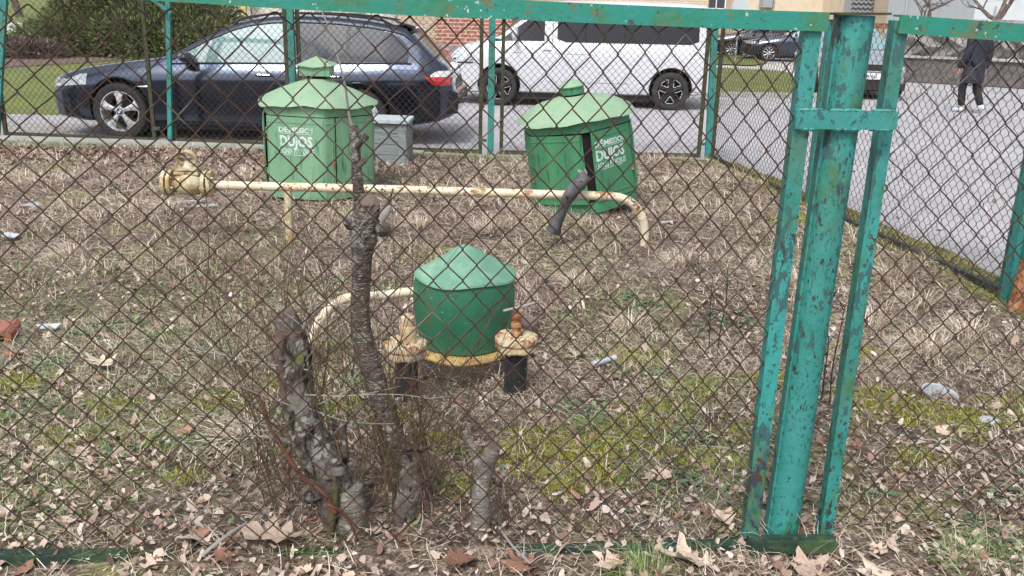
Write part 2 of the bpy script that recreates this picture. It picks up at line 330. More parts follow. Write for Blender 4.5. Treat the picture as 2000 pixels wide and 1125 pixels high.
# ------------------------------------------------------------------ ground
def gz(x, y):
    return .012+.016*math.sin(2.3*x+1.1*y)+.012*math.sin(4.1*y-1.7*x+2)+.008*math.sin(9*x)*math.sin(7.7*y)
def gzn(x, y):
    return .012+.016*np.sin(2.3*x+1.1*y)+.012*np.sin(4.1*y-1.7*x+2)+.008*np.sin(9*x)*np.sin(7.7*y)
FENCE_R = [(2.16, 10.0), (2.36, 8.2), (2.47, 7.4), (2.66, 6.4), (2.83, 4.9), (2.98, 3.6), (3.10, 2.62)]
def fr_x(y):
    return lerpt([(b, a) for a, b in FENCE_R[::-1]], y)
road = MB(); road.add([(-60, -5, -.03), (80, -5, -.03), (80, 160, -.03), (-60, 160, -.03)], [(0, 1, 2, 3)])
tag(road.build('road', M['asphalt']), kind='structure', label='pale grey asphalt yard around the fenced plot')
def sheet(name, xs, ys, zf, m, label):
    b = MB(); nx = len(xs); vs = [(x(y) if callable(x) else x, y, 0) for y in ys for x in xs]
    vs = [(a, c, zf(a, c)) for a, c, _ in vs]
    b.add(vs, [(j*nx+i, j*nx+i+1, (j+1)*nx+i+1, (j+1)*nx+i) for j in range(len(ys)-1) for i in range(nx-1)])
    return tag(b.build(name, m, smooth=True), label, kind='structure')
nx = 130
xs = [(lambda y, t=i/nx: -8.5 + t*(fr_x(y)+.22+8.5)) for i in range(nx+1)]
ys = [.6+i*(9.72-.6)/110 for i in range(111)]
sheet('ground', xs, ys, gz, M['soil'], 'leaf strewn soil inside the fenced plot')
# concrete kerb under the far fence
k = MB(); k.bar((-8.4, 10.22, -.02), (-1.0, 9.86, -.02), .34, .1, up=(0, 0, 1)); k.bar((-1.0, 9.80, -.03), (2.2, 9.93, -.03), .16, .08, up=(0, 0, 1))
tag(k.build('kerb', M['concrete']), 'concrete footing strip under the far fence', kind='structure')
def lawn_z(x, y): return -.035+.032*max(0, y-12.6)
b = sheet('lawn', [-40+i*1.0 for i in range(35)], [12.6+i*1.0 for i in range(60)], lawn_z, M['lawn'], 'rising green lawn behind the estate car')
p = sheet('path', [-40+i*2 for i in range(16)], [29.0, 31, 33, 35.2], lambda x, y: lawn_z(x, y)+.012, M['path'], 'pale footpath crossing the lawn')
ml = MB(); ml.lathe([(0, .03), (.7, .025), (1, .012)], 24, wob=lambda r, z, a: (r*(1+.15*math.sin(3*a)), z))
ml.v = [(-11.6+v[0]*2.3, 20.6+v[1]*1.8, lawn_z(0, 20.6+v[1]*1.8)+v[2]) for v in ml.v]
tag(ml.build('mulch_bed', M['mulch'], smooth=True), 'brown mulch bed beside the juniper', kind='structure')
# parking apron in front of the car: pale concrete strip at left
ap = MB(); ap.add([(-9, 10.35, -.026), (-5.4, 10.35, -.026), (-5.6, 11.9, -.026), (-9, 12.1, -.026)], [(0, 1, 2, 3)])
tag(ap.build('pavement', M['concrete']), 'pale concrete apron at the left end of the yard', kind='structure')
# grass island at right with kerb
isl = [tuple(gnd(x, y)[:2]) for x, y in ((1380, 186), (1640, 190), (1655, 160), (1500, 140), (1385, 134))]
g = MB(); g.add([(x, y, .04) for x, y in isl], [tuple(range(5))]); g.add([(*gnd(x, y)[:2], .04) for x, y in ((1380, 126), (1470, 130), (1500, 124), (1440, 105), (1380, 105))], [tuple(range(5))])
tag(g.build('grass_island', M['lawn']), 'grass island between the yard and the car park', kind='structure')
g = MB()
for a, c in zip(isl, isl[1:]+isl[:1]): g.bar((a[0], a[1], 0), (c[0], c[1], 0), .14, .14, up=(0, 0, 1))
tag(g.build('island_kerb', M['concrete']), 'concrete kerb round the grass island', kind='structure')
g = MB(); g.add([(*gnd(x, y)[:2], .0) for x, y in ((1380, 133), (1500, 139), (1660, 159), (1700, 120), (1505, 125), (1380, 127))], [tuple(range(6))])
tag(g.build('island_path', M['path']), 'narrow pale path across the grass island', kind='structure')

# ------------------------------------------------------------------ scattered ground cover
def blades(name, P, ln, wd, lean, m, label, segs=3, az=None, z0=None, kind='stuff', curl=1.0):
    N = len(P); az = RNG.uniform(0, 2*PI, N) if az is None else az
    z0 = gzn(P[:, 0], P[:, 1])-.004 if z0 is None else z0
    dx, dy = np.cos(az), np.sin(az); rows = segs+1
    V = np.zeros((N, rows*2, 3)); cx = P[:, 0].copy(); cy = P[:, 1].copy(); cz = z0.copy(); th = lean.copy()
    for r in range(rows):
        t = r/segs; w = wd*(1-t*.82)/2
        V[:, 2*r, 0] = cx-dy*w; V[:, 2*r, 1] = cy+dx*w; V[:, 2*r, 2] = cz
        V[:, 2*r+1, 0] = cx+dy*w; V[:, 2*r+1, 1] = cy-dx*w; V[:, 2*r+1, 2] = cz+w*.5
        st = ln/segs
        cx = cx+dx*np.cos(th)*st; cy = cy+dy*np.cos(th)*st; cz = cz+np.sin(th)*st
        th = th-curl*RNG.uniform(.15, .75, N); th = np.maximum(th, np.where(cz < z0+.02, 0.0, -1.2))
        aj = RNG.normal(0, .25, N); dx, dy = dx*np.cos(aj)-dy*np.sin(aj), dx*np.sin(aj)+dy*np.cos(aj)
    q = np.array([[2*r, 2*r+1, 2*r+3, 2*r+2] for r in range(segs)])
    Fc = (np.arange(N)[:, None, None]*(rows*2)+q[None]).reshape(-1)
    o = npmesh(name, V.reshape(-1, 3), Fc, np.full(N*segs, 4), m)
    return tag(o, label, kind=kind)
def inside(P):
    fx = np.interp(P[:, 1], [b for a, b in FENCE_R[::-1]], [a for a, b in FENCE_R[::-1]])
    return P[(P[:, 0] < fx-.02) & (P[:, 0] > -8.3)]
def visible_area(n, y0, y1, power=1.0):
    t = RNG.uniform(0, 1, n)**power; Y = y0+(y1-y0)*t
    X = RNG.uniform(-1, 1, n)*(.64*Y+.35+np.clip(1.2-.2*Y, 0, .6)) - 0.02
    # denser with width: accept
    return np.stack([X, Y], 1)
def patch(P, sc, seed, th):
    """smooth random field above th"""
    r = np.random.default_rng(seed); f = np.zeros(len(P))
    for _ in range(9):
        k = r.normal(0, sc, 2); f += np.sin(P@k+r.uniform(0, 6.28))
    return f/3 > th
# dry matted grass
P = inside(visible_area(165000, 2.35, 9.75, .66)); keep = RNG.uniform(0, 1, len(P)) < np.clip((P[:, 1]-1.9)/2.2, .25, 1); P = P[keep]
cl = patch(P, 5.5, 77, .25); P = P[~cl | (RNG.uniform(0, 1, len(P)) < .45)]; tone = patch(P, 2.2, 55, .15)
for Q_, mm, nm, lb in ((P[~tone], 'straw', 'dry_grass', 'matted dry straw-coloured grass covering the plot'), (P[tone], 'straw_brown', 'brown_grass', 'darker brownish patches of dead grass in the plot')):
    N = len(Q_); hgt = np.where(patch(Q_, 7, 13, .5), 1.1, .72)
    blades(nm, Q_, RNG.uniform(.05, .17, N)*hgt, RNG.uniform(.0018, .0045, N)*np.clip(Q_[:, 1]/5, .8, 1.5), RNG.uniform(.05, 1.1, N)*hgt, M[mm], lb)
P = inside(visible_area(30000, 2.3, 9.75, .7)); N = len(P)
blades('dead_stems', P, RNG.uniform(.05, .2, N), RNG.uniform(.0015, .0035, N), RNG.uniform(.0, .9, N), M['straw_dark'], 'thin dark dead stems lying among the dry grass')
P = visible_area(34000, 1.6, 4.2, .8); P = inside(P); N = len(P)
blades('dry_grass_near', P, RNG.uniform(.04, .14, N), RNG.uniform(.0012, .003, N), RNG.uniform(.0, .9, N), M['straw'], 'loose dry grass bits by the near fence')
P = inside(visible_area(125000, 2.2, 8.0, .95)); P = P[patch(P, 1.6, 3, .20) & (RNG.uniform(0, 1, len(P)) < np.clip(1.6-(P[:, 1]-2.5)/3.2, .25, 1))]; N = len(P)
blades('green_grass', P, RNG.uniform(.03, .09, N), RNG.uniform(.0015, .0035, N), RNG.uniform(.3, 1.3, N), M['greens'], 'short green grass coming up through the litter')
P = RNG.uniform(0, 1, (9000, 2)); P = np.stack([-8+10.2*P[:, 0], 9.5+.35*P[:, 1]-.04*(-8+10.2*P[:, 0])-.1], 1); P = P[P[:, 0] < 2.1]; N = len(P)
blades('kerb_grass', P, RNG.uniform(.03, .12, N), RNG.uniform(.003, .005, N), RNG.uniform(.4, 1.4, N), M['greens'], 'mossy green grass along the concrete footing', z0=np.full(N, -.0))
# grass verge between right fence and road
Y = RNG.uniform(3.2, 9.8, 9000); fx = np.interp(Y, [b for a, b in FENCE_R[::-1]], [a for a, b in FENCE_R[::-1]])
P = np.stack([fx+RNG.uniform(-.12, .20, 9000), Y], 1); N = len(P)
blades('verge_grass', P, RNG.uniform(.03, .08, N), RNG.uniform(.002, .004, N), RNG.uniform(.3, 1.3, N), M['moss'], 'yellow-green mossy grass along the foot of the right fence')
# moss tufts
def blobs(L, n):
    out = []
    for px_, py_, r in L:
        q = gnd(px_, py_); k = int(n*r*r/.02); a = RNG.uniform(0, 6.283, k); d = r*RNG.uniform(0, 1, k)**.6*(1+.35*np.sin(3*a+px_)+.2*np.sin(7*a))
        out.append(np.stack([q.x+d*np.cos(a)*1.3, q.y+d*np.sin(a)], 1))
    return inside(np.concatenate(out))
P = blobs([(1130, 890, .13), (1220, 872, .12), (1010, 905, .13), (1300, 800, .12), (1060, 860, .10), (1240, 830, .09), (430, 790, .09), (220, 795, .08), (1750, 815, .15), (1880, 830, .15), (1690, 790, .10), (860, 880, .07), (640, 800, .1), (1450, 850, .08), (120, 860, .08), (1350, 760, .10), (1180, 930, .09), (360, 950, .06), (760, 830, .08), (1960, 800, .1), (1560, 430, .2), (900, 960, .08), (1400, 900, .12), (1500, 750, .1), (1100, 960, .08), (560, 760, .08), (1800, 900, .09), (300, 870, .08), (50, 750, .1), (1250, 700, .12), (1680, 700, .1)], 2400); N = len(P)
blades('moss', P, RNG.uniform(.012, .030, N), RNG.uniform(.003, .006, N), RNG.uniform(.5, 1.5, N), M['moss'], 'yellow-green moss patches on the soil', segs=2)

def leaf_outline(kind, rr):
    """outline of one leaf in unit size (length ~1), stem at origin pointing -y"""
    if kind == 'maple':
        pts = []
        lobes = [(-2.35, .42), (-1.35, .78), (0, 1.0), (1.35, .78), (2.35, .42)]
        for i, (a, r) in enumerate(lobes):
            a += rr.uniform(-.08, .08); r *= rr.uniform(.85, 1.1)
            for da, f in ((-.30, .60), (-.17, .68), (-.13, .86), (0, 1.0), (.13, .86), (.17, .68), (.30, .60)):
                pts.append((math.sin(a*.62+da*.8)*r*f*.78, math.cos(a*.62+da*.8)*r*f*.78+.12))
            if i < 4:
                b = (a+lobes[i+1][0])/2*.62; pts.append((math.sin(b)*.36, math.cos(b)*.36+.12))
        pts.append((.03, 0)); pts.append((-.03, 0)); return pts
    if kind == 'oak':
        L = []
        for t in np.linspace(.04, 1, 15):
            w = .30*math.sin(PI*min(1, t*.92+.05))*(1+.34*math.sin(t*24)); L.append((w, t))
        return L+[(0, 1.06)]+[(-x, y) for x, y in L[::-1]]
    L = []
    for t in np.linspace(.02, .98, 7):
        L.append((.30*math.sin(PI*t)**.8*rr.uniform(.85, 1.1), t))
    return L+[(0, 1.02)]+[(-x*rr.uniform(.85, 1.1), y) for x, y in L[::-1]]
def leaf_mesh(kind, size, seed, curl=.35):
    rr = random.Random(seed); pts = leaf_outline(kind, rr); cy = .45
    k1, k2, ph = rr.uniform(-1, 1)*curl*1.4, rr.uniform(.2, 1)*curl, rr.uniform(0, 6)
    def P(x, y):
        d2 = x*x+(y-cy)**2
        return (x*size, (y-cy)*size, size*(k1*x*x*1.2+k2*d2*.9+.05*math.sin(ph+9*x+5*y)+.03))
    vs = [P(0, cy)]; n = len(pts)
    mid = [P(x*.5, cy+(y-cy)*.5) for x, y in pts]; out = [P(x, y) for x, y in pts]
    vs += mid+out
    fs = [(0, 1+i, 1+(i+1) % n) for i in range(n)]+[(1+i, 1+n+i, 1+n+(i+1) % n, 1+(i+1) % n) for i in range(n)]
    b = MB(); b.add(vs, fs)
    if kind != 'blade':
        b.tube([P(0, 0), (rr.uniform(-.1, .1)*size, -.75*size, size*.02)], size*.012, 4)
    return b
def leaf_stuff(name, P, size, m, label, z0=None, tilt=.5):
    N = len(P); n = 9
    ang = np.linspace(0, 2*PI, n, endpoint=False)
    az = RNG.uniform(0, 2*PI, N); tx = RNG.normal(0, tilt, N); ty = RNG.normal(0, tilt, N); cu = RNG.uniform(-.8, 1.2, N)
    V = np.zeros((N, n+1, 3)); lob = RNG.uniform(.55, 1.15, (N, n)); lob[:, ::2] *= .85
    for k in range(n):
        r = size*lob[:, k]; lx = r*math.cos(ang[k])*.62; lyy = r*math.sin(ang[k])
        lz = cu*(lx*lx/size)*1.2+RNG.normal(0, .06, N)*size
        V[:, k+1, 0] = lx; V[:, k+1, 1] = lyy; V[:, k+1, 2] = lz
    X, Yv, Z = V[..., 0].copy(), V[..., 1].copy(), V[..., 2].copy()
    Z = Z+X*np.tan(np.clip(tx, -.9, .9))[:, None]*.8+Yv*np.tan(np.clip(ty, -.9, .9))[:, None]*.8
    c, s = np.cos(az)[:, None], np.sin(az)[:, None]
    V[..., 0] = X*c-Yv*s+P[:, 0:1]; V[..., 1] = X*s+Yv*c+P[:, 1:2]
    base = gzn(P[:, 0], P[:, 1])+RNG.uniform(.002, .018, N) if z0 is None else z0
    V[..., 2] = Z-Z.min(axis=1, keepdims=True)*.7+base[:, None]
    tri = np.array([[0, 1+k, 1+(k+1) % n] for k in range(n)])
    Fc = (np.arange(N)[:, None, None]*(n+1)+tri[None]).reshape(-1)
    return tag(npmesh(name, V.reshape(-1, 3), Fc, np.full(N*n, 3), m), label, kind='stuff')
P = inside(visible_area(39000, 1.55, 5.0, .7)); w = np.clip(1.05-(P[:, 1]-2.35)/1.3, .24, 1)*np.where(patch(P, 4, 5, .1), 1, .55); P = P[RNG.uniform(0, 1, len(P)) < w]
leaf_stuff('leaf_litter', P, RNG.uniform(.005, .020, len(P))*RNG.uniform(.7, 1.25, len(P)), M['litter'], 'brown and tan crumpled leaf litter over the near ground')
P = inside(visible_area(5000, 4.0, 9.6, .8))
leaf_stuff('scattered_leaves', P, RNG.uniform(.010, .024, len(P)), M['litter_far'], 'scattered dead leaves among the dry grass further back')
P = np.stack([RNG.uniform(2.4, 4.5, 160), RNG.uniform(3.5, 11, 160)], 1); P = P[P[:, 0] > 3.05-.09*P[:, 1]+.25]
leaf_stuff('road_leaves', P, RNG.uniform(.012, .03, len(P)), M['litter'], 'a few dead leaves blown on the asphalt', z0=np.full(len(P), -.028))
P = np.stack([RNG.uniform(-6, -1.2, 3500), 9.55-np.abs(RNG.normal(0, .45, 3500))], 1)
leaf_stuff('drifted_leaves', P, RNG.uniform(.015, .032, len(P)), M['litter_far'], 'reddish leaves drifted against the far footing')
P = np.concatenate([blobs([(330, 870, .12), (60, 800, .12), (1330, 940, .10), (1240, 940, .06), (1350, 860, .08), (560, 830, .1), (240, 900, .08), (1930, 1040, .10), (1700, 960, .08), (1130, 800, .1), (470, 880, .08), (1250, 600, .15), (1760, 640, .12), (1430, 640, .15), (200, 650, .15), (880, 900, .06), (1980, 980, .08), (1280, 730, .10), (1480, 1000, .05), (100, 720, .12), (700, 760, .1)], 130), inside(visible_area(2600, 2.3, 6.0, .9))])
leaf_stuff('ground_herbs', P, RNG.uniform(.006, .019, len(P)), M['herb'], 'small round green weed leaves among the litter', tilt=.35)

# individually placed larger fallen leaves near the camera
LM = {}
for kd, mt in (('maple', 'leaf_pale'), ('maple', 'leaf_tan'), ('maple', 'leaf_brown'), ('oak', 'leaf_tan'), ('oak', 'leaf_brown'), ('ovate', 'leaf_tan'), ('ovate', 'leaf_brown'), ('ovate', 'leaf_pale')):
    for v in range(2):
        b = leaf_mesh(kd, 1.0, hash((kd == 'maple', kd == 'oak', mt == 'leaf_tan', mt == 'leaf_pale', v)) % 999, .5)
        me = bpy.data.meshes.new('fallen_leaf'); me.from_pydata(b.v, [], b.f); me.materials.append(M[mt])
        me.polygons.foreach_set('use_smooth', [True]*len(me.polygons)); me.update(); LM[(kd, mt, v)] = me
LBL = {('maple', 'leaf_pale'): 'pale tan lobed maple leaf lying in the leaf litter', ('maple', 'leaf_tan'): 'tan brown lobed maple leaf lying in the leaf litter',
       ('maple', 'leaf_brown'): 'dark brown lobed maple leaf lying in the leaf litter', ('oak', 'leaf_tan'): 'tan wavy-edged oak leaf lying in the leaf litter',
       ('oak', 'leaf_brown'): 'dark brown wavy-edged oak leaf lying in the leaf litter', ('ovate', 'leaf_tan'): 'small tan oval leaf lying in the leaf litter',
       ('ovate', 'leaf_brown'): 'small dark brown oval leaf lying in the leaf litter', ('ovate', 'leaf_pale'): 'small pale oval leaf lying in the leaf litter'}
def put_leaf(key, x, y, s, rot=None, z=None, label=None, group=True):
    o = bpy.data.objects.new('fallen_leaf', LM[key]); COL.objects.link(o)
    o.location = (x, y, gz(x, y)+(.012 if z is None else z)); o.scale = (s, s, s)
    o.rotation_euler = rot or (random.gauss(0, .3), random.gauss(0, .3), random.uniform(0, 6.28))
    tag(o, label or LBL[key[:2]], 'leaf', (LBL[key[:2]]+'').replace(' leaf ', ' leaves ') if group else None)
    return o
keys = list(LM)
used = [(x, y) for x, y in ()]
cnt = 0
while cnt < 215:
    y = 1.66+(4.2-1.66)*random.random()**3.0; x = random.uniform(-1, 1)*(.62*y+.1)
    if x > fr_x(max(y, 2.7))-.1: continue
    if 2.5 < y and random.random() < .25: continue
    kk = random.choice(keys[:6]+keys+keys[4:]); s = {'maple': .085, 'oak': .075, 'ovate': .05}[kk[0]]*random.uniform(.65, 1.15)
    put_leaf(kk, x, y, s); cnt += 1
for (px, py, key, s, rz, lab, rot) in [
    (1320, 1092, ('maple', 'leaf_pale', 0), .19, 1.5, 'largest pale maple leaf, curled up, left of the green base plate', (.35, .2, 1.4)),
    (1590, 1106, ('maple', 'leaf_tan', 0), .16, -.7, 'tan spiky maple leaf just below the green base plate', (.1, .1, -.9)),
    (1700, 1112, ('maple', 'leaf_pale', 1), .14, .4, 'pale maple leaf at the bottom edge, right of the base plate', None),
    (378, 1078, ('maple', 'leaf_pale', 1), .15, 3.0, 'pale maple leaf hanging over the bottom rail at left', (.5, 0, 2.8)),
    (540, 1066, ('oak', 'leaf_pale' if False else 'leaf_tan', 0), .19, 1.6, 'long pale tan leaf lying behind the bottom rail left of the stump', (0, .05, 1.5)),
    (1400, 1000, ('maple', 'leaf_tan', 1), .13, .5, 'large tan maple leaf lying just left of the leaning posts', None),
    (1010, 1105, ('maple', 'leaf_brown', 0), .13, .5, 'brown maple leaf in front of the bottom rail near the small stump', None),
    (1180, 1110, ('maple', 'leaf_tan', 1), .14, 2.2, 'tan maple leaf at the bottom edge left of the green tuft', None),
    (900, 1112, ('oak', 'leaf_brown', 1), .12, 2.2, 'brown oak leaf at the bottom edge below the small stump', None),
    (1125, 690, ('maple', 'leaf_pale', 0), .12, 2.2, 'pale maple leaf in the grass right of the right flanged vent', None),
    (1025, 512, ('maple', 'leaf_pale', 1), .12, 1.2, 'small pale star-shaped leaf behind the green drum housing', (.5, .2, 1)),
    (1395, 590, ('maple', 'leaf_tan', 1), .10, 1.2, 'tan leaf on dry grass in front of the leaning cabinet', None),
    (200, 715, ('maple', 'leaf_pale', 0), .15, .3, 'pale maple leaf lying by a gap in the grass at left', None),
    (1840, 880, ('maple', 'leaf_pale', 1), .10, .3, 'pale grey leaf on the litter right of the leaning posts', None)]:
    if key not in LM: key = (key[0], 'leaf_tan', 0)
    q = gnd(px, py, .015); put_leaf(key, q.x, q.y, s, rot=rot or (.15, .1, rz), z=.02, label=lab, group=False)

# tufts that stand out
def tuft(px, py, n, h, spread, m, label, wd=.004, group=None, seg=4, curl=.9, lean=(.5, 1.5)):
    q = gnd(px, py, 0.01); a = RNG.uniform(0, 2*PI, n); r = spread*RNG.uniform(0, 1, n)**.5
    P = np.stack([q.x+r*np.cos(a), q.y+r*np.sin(a)], 1)
    o = blades('grass_tuft', P, RNG.uniform(.5, 1, n)*h, RNG.uniform(.6, 1, n)*wd, RNG.uniform(lean[0], lean[1], n), m, label, segs=seg, az=a+RNG.normal(0, .5, n), curl=curl, kind='thing')
    tag(o, label, 'grass tuft', group); return o
tuft(1265, 1128, 260, .13, .07, M['greens'], 'bright green grass tuft at the bottom edge below the large pale leaf', .0028)
tuft(1930, 1112, 320, .14, .12, M['greens'], 'blue-green grass tuft at the bottom right corner', .0028)
tuft(1550, 1085, 90, .17, .12, M['straw'], 'long bent grass blades growing over the green base plate', .0032)
tuft(1160, 838, 130, .12, .06, M['greens'], 'upright green grass tuft among moss left of the posts', .004)
tuft(495, 865, 130, .22, .06, M['straw'], 'fan of long pale straw left of the knobbly stump', .006, lean=(.2, .9))
tuft(1500, 1092, 60, .10, .05, M['straw'], 'thin straw tuft at the left end of the green base plate', .0025)
for i, (px, py, s, lb) in enumerate([(1800, 590, .24, 'dry drooping grass tussock left of the far right posts'), (1745, 545, .2, 'dry grass tussock under the right fence rail'),
    (1700, 640, .24, 'dry grass tussock just right of the leaning posts'), (1810, 705, .26, 'large pale grass tussock above the white plastic bowl'), (1890, 660, .22, 'pale grass tussock at the right edge below the far right posts'),
    (1560, 560, .2, 'dry grass tussock glimpsed between the leaning posts'), (1130, 560, .2, 'dry grass tussock right of the green drum housing'), (1230, 640, .18, 'low straw tussock beyond the lilac tube'),
    (1330, 520, .18, 'dry grass tussock in front of the bent pipe end'), (960, 455, .2, 'dry grass tussock behind the green drum housing'), (330, 420, .2, 'dry grass tussock left of the pipe valve'),
    (820, 440, .2, 'dry grass tussock between the two cabinets'), (140, 500, .2, 'dry grass tussock in the far left of the plot')]):
    tuft(px, py, 240, s, .08, M['straw'], lb, .0045, lean=(.5, 1.5), curl=1.1)
tuft(640, 695, 120, .10, .09, M['greens'], 'light green tuft under the yellow bent pipe', .004)
tuft(320, 670, 160, .07, .09, M['greens'], 'light green tuft in the left middle of the plot', .004)
tuft(1180, 490, 140, .08, .15, M['greens'], 'green weeds below the charcoal log', .004)
tuft(1760, 560, 60, .30, .12, M['straw_dark'], 'dark wispy weed against the right fence', .003, lean=(.9, 1.5), curl=.3)
tuft(1975, 560, 60, .22, .08, M['greens'], 'green leafy weed at the right edge beside the far post', .008)

# ------------------------------------------------------------------ wire netting
def chainlink(p0, p1, zlo, zhi, dx, dz, r, name, m, parent, sag=.0, seed=0, sides=4, rnd=.12, shx=0.0, st=0.0):
    """woven wire between ground points p0, p1 (x, y); zlo/zhi functions of t"""
    rr = random.Random(seed); p0 = Vector((p0[0], p0[1])); p1 = Vector((p1[0], p1[1])); Lg = (p1-p0).length; d = (p1-p0)/Lg; nrm = Vector((-d.y, d.x))
    n = int(Lg/dx); b = MB(); ph = [rr.uniform(0, 6.28) for _ in range(6)]
    dx = Lg/(n)
    def P(u, z, off):
        du = .010*math.sin(3*u+2.2*z+ph[0])+.006*math.sin(7*z+5*u+ph[1])+shx*(z-.7); dzz = .012*math.sin(2.1*u+ph[2])+.006*math.sin(6*u+4*z+ph[3])
        dn = sag*(math.sin(2.6*u+ph[4])*math.sin(2.9*z+ph[5]))
        uw = u/Lg; uu = min(max(Lg*(uw+st*uw*(1-uw))+du, 0), Lg); q = p0+d*uu+nrm*(off+dn)
        t = uu/Lg; zz = min(max(z+dzz, zlo(t)), zhi(t))
        return (q.x, q.y, zz)
    for i in range(n):
        t = (i+.5)/n; z = zlo(t)-dz; k = 0; pts = []; zt = zhi(t)+dz*.6
        while z < zt:
            right = (k+i) % 2; sgn = 1 if right else -1
            uc = (i+.5+.5*sgn)*dx; e = r*1.1; jx = rr.gauss(0, dx*.018); jz = rr.gauss(0, dz*.012)
            pts.append(P(uc-sgn*dx*rnd+jx, z-dz*.5*rnd*1.4+jz, r*.9*sgn)); pts.append(P(uc+sgn*e+jx, z+jz, 0)); pts.append(P(uc-sgn*dx*rnd+jx, z+dz*.5*rnd*1.4+jz, -r*.9*sgn))
            z += dz/2; k += 1
        # clip duplicates at the clamped ends
        q = [pts[0]]
        for p in pts[1:]:
            if (Vector(p)-Vector(q[-1])).length > 1e-4: q.append(p)
        while len(q) > 2 and q[0][2] <= zlo(t)+1e-6 and q[1][2] <= zlo(t)+1e-6: q.pop(0)
        while len(q) > 2 and q[-1][2] >= zhi(t)-1e-6 and q[-2][2] >= zhi(t)-1e-6: q.pop()
        b.tube(q, r, sides, caps=False)
    return b.build(name, m, parent, smooth=True, sharp=180)

# ---- near fence, left panel
def frame_y(x): return 2.245+.075*(x+.2)
A_top, B_top = at(-60, -28, 2.13), at(1618, 43, 2.335)
fl = thing('chainlink_fence', 'large near chain-link fence panel in front of the green cabinets', 'fence panel', (0, 2.26, 0), group='near chain-link fence panels')
b = MB()
tp = [(-60, -45), (300, -19), (550, -3), (850, 13), (1000, 19), (1130, 25), (1400, 36.5), (1618, 43)]
pts = [at(x, y, lerpt([(-60, 2.14), (1618, 2.335)], x)) for x, y in tp]
for a, c in zip(pts, pts[1:]): b.bar(a, c, .0455, .006)
for a, c in zip(pts, pts[1:]): b.bar(a+Vector((0, .022, .0205)), c+Vector((0, .022, .0205)), .005, .04)
b.build('top_rail', M['teal_rail'], fl)
b = MB(); tpb = [(-60, 1097), (300, 1094), (700, 1090), (1170, 1082), (1452, 1073)]
pts = [at(x, y, lerpt([(-60, 2.14), (1452, 2.33)], x)) for x, y in tpb]
for a, c in zip(pts, pts[1:]): b.bar(a, c, .034, .006); b.bar(a+Vector((0, .02, .013)), c+Vector((0, .02, .013)), .005, .034)
b.build('bottom_rail', M['green_plate'], fl)
# right-hand side angle of the left panel
b = MB(); at0, at1 = at(1466, 1052, 2.345), at(1588, 60, 2.345)
b.bar(at0, at1, .042, .005); b.bar(at0+Vector((-.0185, .022, 0)), at1+Vector((-.0185, .022, 0)), .005, .04)
b.build('side_frame', M['teal'], fl)
xl, xr = -1.36, at(1585, 500, 2.345).x-.012
lean = (at1.x-at0.x)/1.46
def zlo_n(t): return .03
def zhi_n(t): return 1.492-.012*t
chainlink((xl, 2.155), (.745, 2.352), zlo_n, zhi_n, .0372, .084, .0020, 'wire_mesh', M['wire'], fl, sag=.008, seed=3, sides=5, rnd=.10, shx=.025, st=.10)
# ---- round main post
post = thing('fence_post', 'thick round teal fence post with a flat cap plate, peeling paint', 'fence post', (.82, 2.40, 0))
b = MB(); q0, q1 = at(1521, 1062, 2.40), at(1669, 30, 2.40)
pp = [q0+(q1-q0)*t for t in (0, .25, .5, .75, 1)]
b.tube(pp, .0505, 28); o = b.build('post_tube', M['teal'], post, smooth=True)
b = MB(); b.bar(q0+Vector((-.047, -.012, 0)), q1+Vector((-.047, -.012, 0)), .006, .03); b.build('weld_seam', M['teal'], post)
b = MB(); c = q1+Vector((0, 0, .004)); b.box(c, (.135, .12, .006), Euler((0, -.02, .1)).to_matrix()); b.build('cap_plate', M['mossy_iron'], post)
# ---- strap
st = thing('steel_strap', 'flat teal strap welded across the round post and both angle bars', 'strap', (.84, 2.33, 1.24))
b = MB(); s0, s1 = at(1553, 233, 2.325), at(1752, 236, 2.345); b.bar(s0, s1, .047, .008); b.build('strap_bar', M['teal'], st)
b = MB(); rr = random.Random(4)
for u in (.11, .17, .42, .50, .58, .83, .89):
    for sg in (-1, 1):
        c = s0.lerp(s1, u)+Vector((0, .004, sg*.024)); b.tube([c+Vector((-.022, 0, rr.uniform(-.003, .003))), c+Vector((0, -.004, 0)), c+Vector((.022, 0, rr.uniform(-.003, .003)))], [.003, .0065, .003], 6)
b.build('weld_bead', M['teal'], st, smooth=True)
bp = thing('base_plate', 'dark green box plate joining the feet of the leaning posts', 'base plate', (.85, 2.34, 0))
b = MB(); a0, a1 = at(1462, 1064, 2.30), at(1628, 1062, 2.32); b.bar(a0, a1, .038, .045); b.build('channel', M['green_plate'], bp)
b = MB(); b.bar(a0+Vector((0, .006, .021)), a1+Vector((0, .006, .021)), .004, .02); b.build('lip', M['green_plate'], bp)
# ---- near fence, right panel
fr = thing('chainlink_fence', 'near chain-link fence panel to the right of the round post', 'fence panel', (1.6, 2.48, 0), group='near chain-link fence panels')
b = MB(); a0, a1 = at(1612, 1052, 2.40), at(1762, 40, 2.40)
b.bar(a0, a1, .036, .005); b.bar(a0+Vector((-.0155, .02, 0)), a1+Vector((-.0155, .02, 0)), .005, .044)
b.build('side_frame', M['teal'], fr)
b = MB(); pts = [at(1756, 47, 2.385), at(2000, 65, 2.42), at(2400, 96, 2.52), at(2560, 108, 2.58)]
for a, c in zip(pts, pts[1:]): b.bar(a, c, .045, .006); b.bar(a+Vector((0, .022, .0205)), c+Vector((0, .022, .0205)), .005, .04)
b.build('top_rail', M['teal_rail'], fr)
chainlink((.965, 2.415), (3.08, 2.63), lambda t: .03, lambda t: 1.485-.06*t, .0375, .086, .0020, 'wire_mesh', M['wire'], fr, sag=.02, seed=9, sides=5, rnd=.14, shx=-.06)

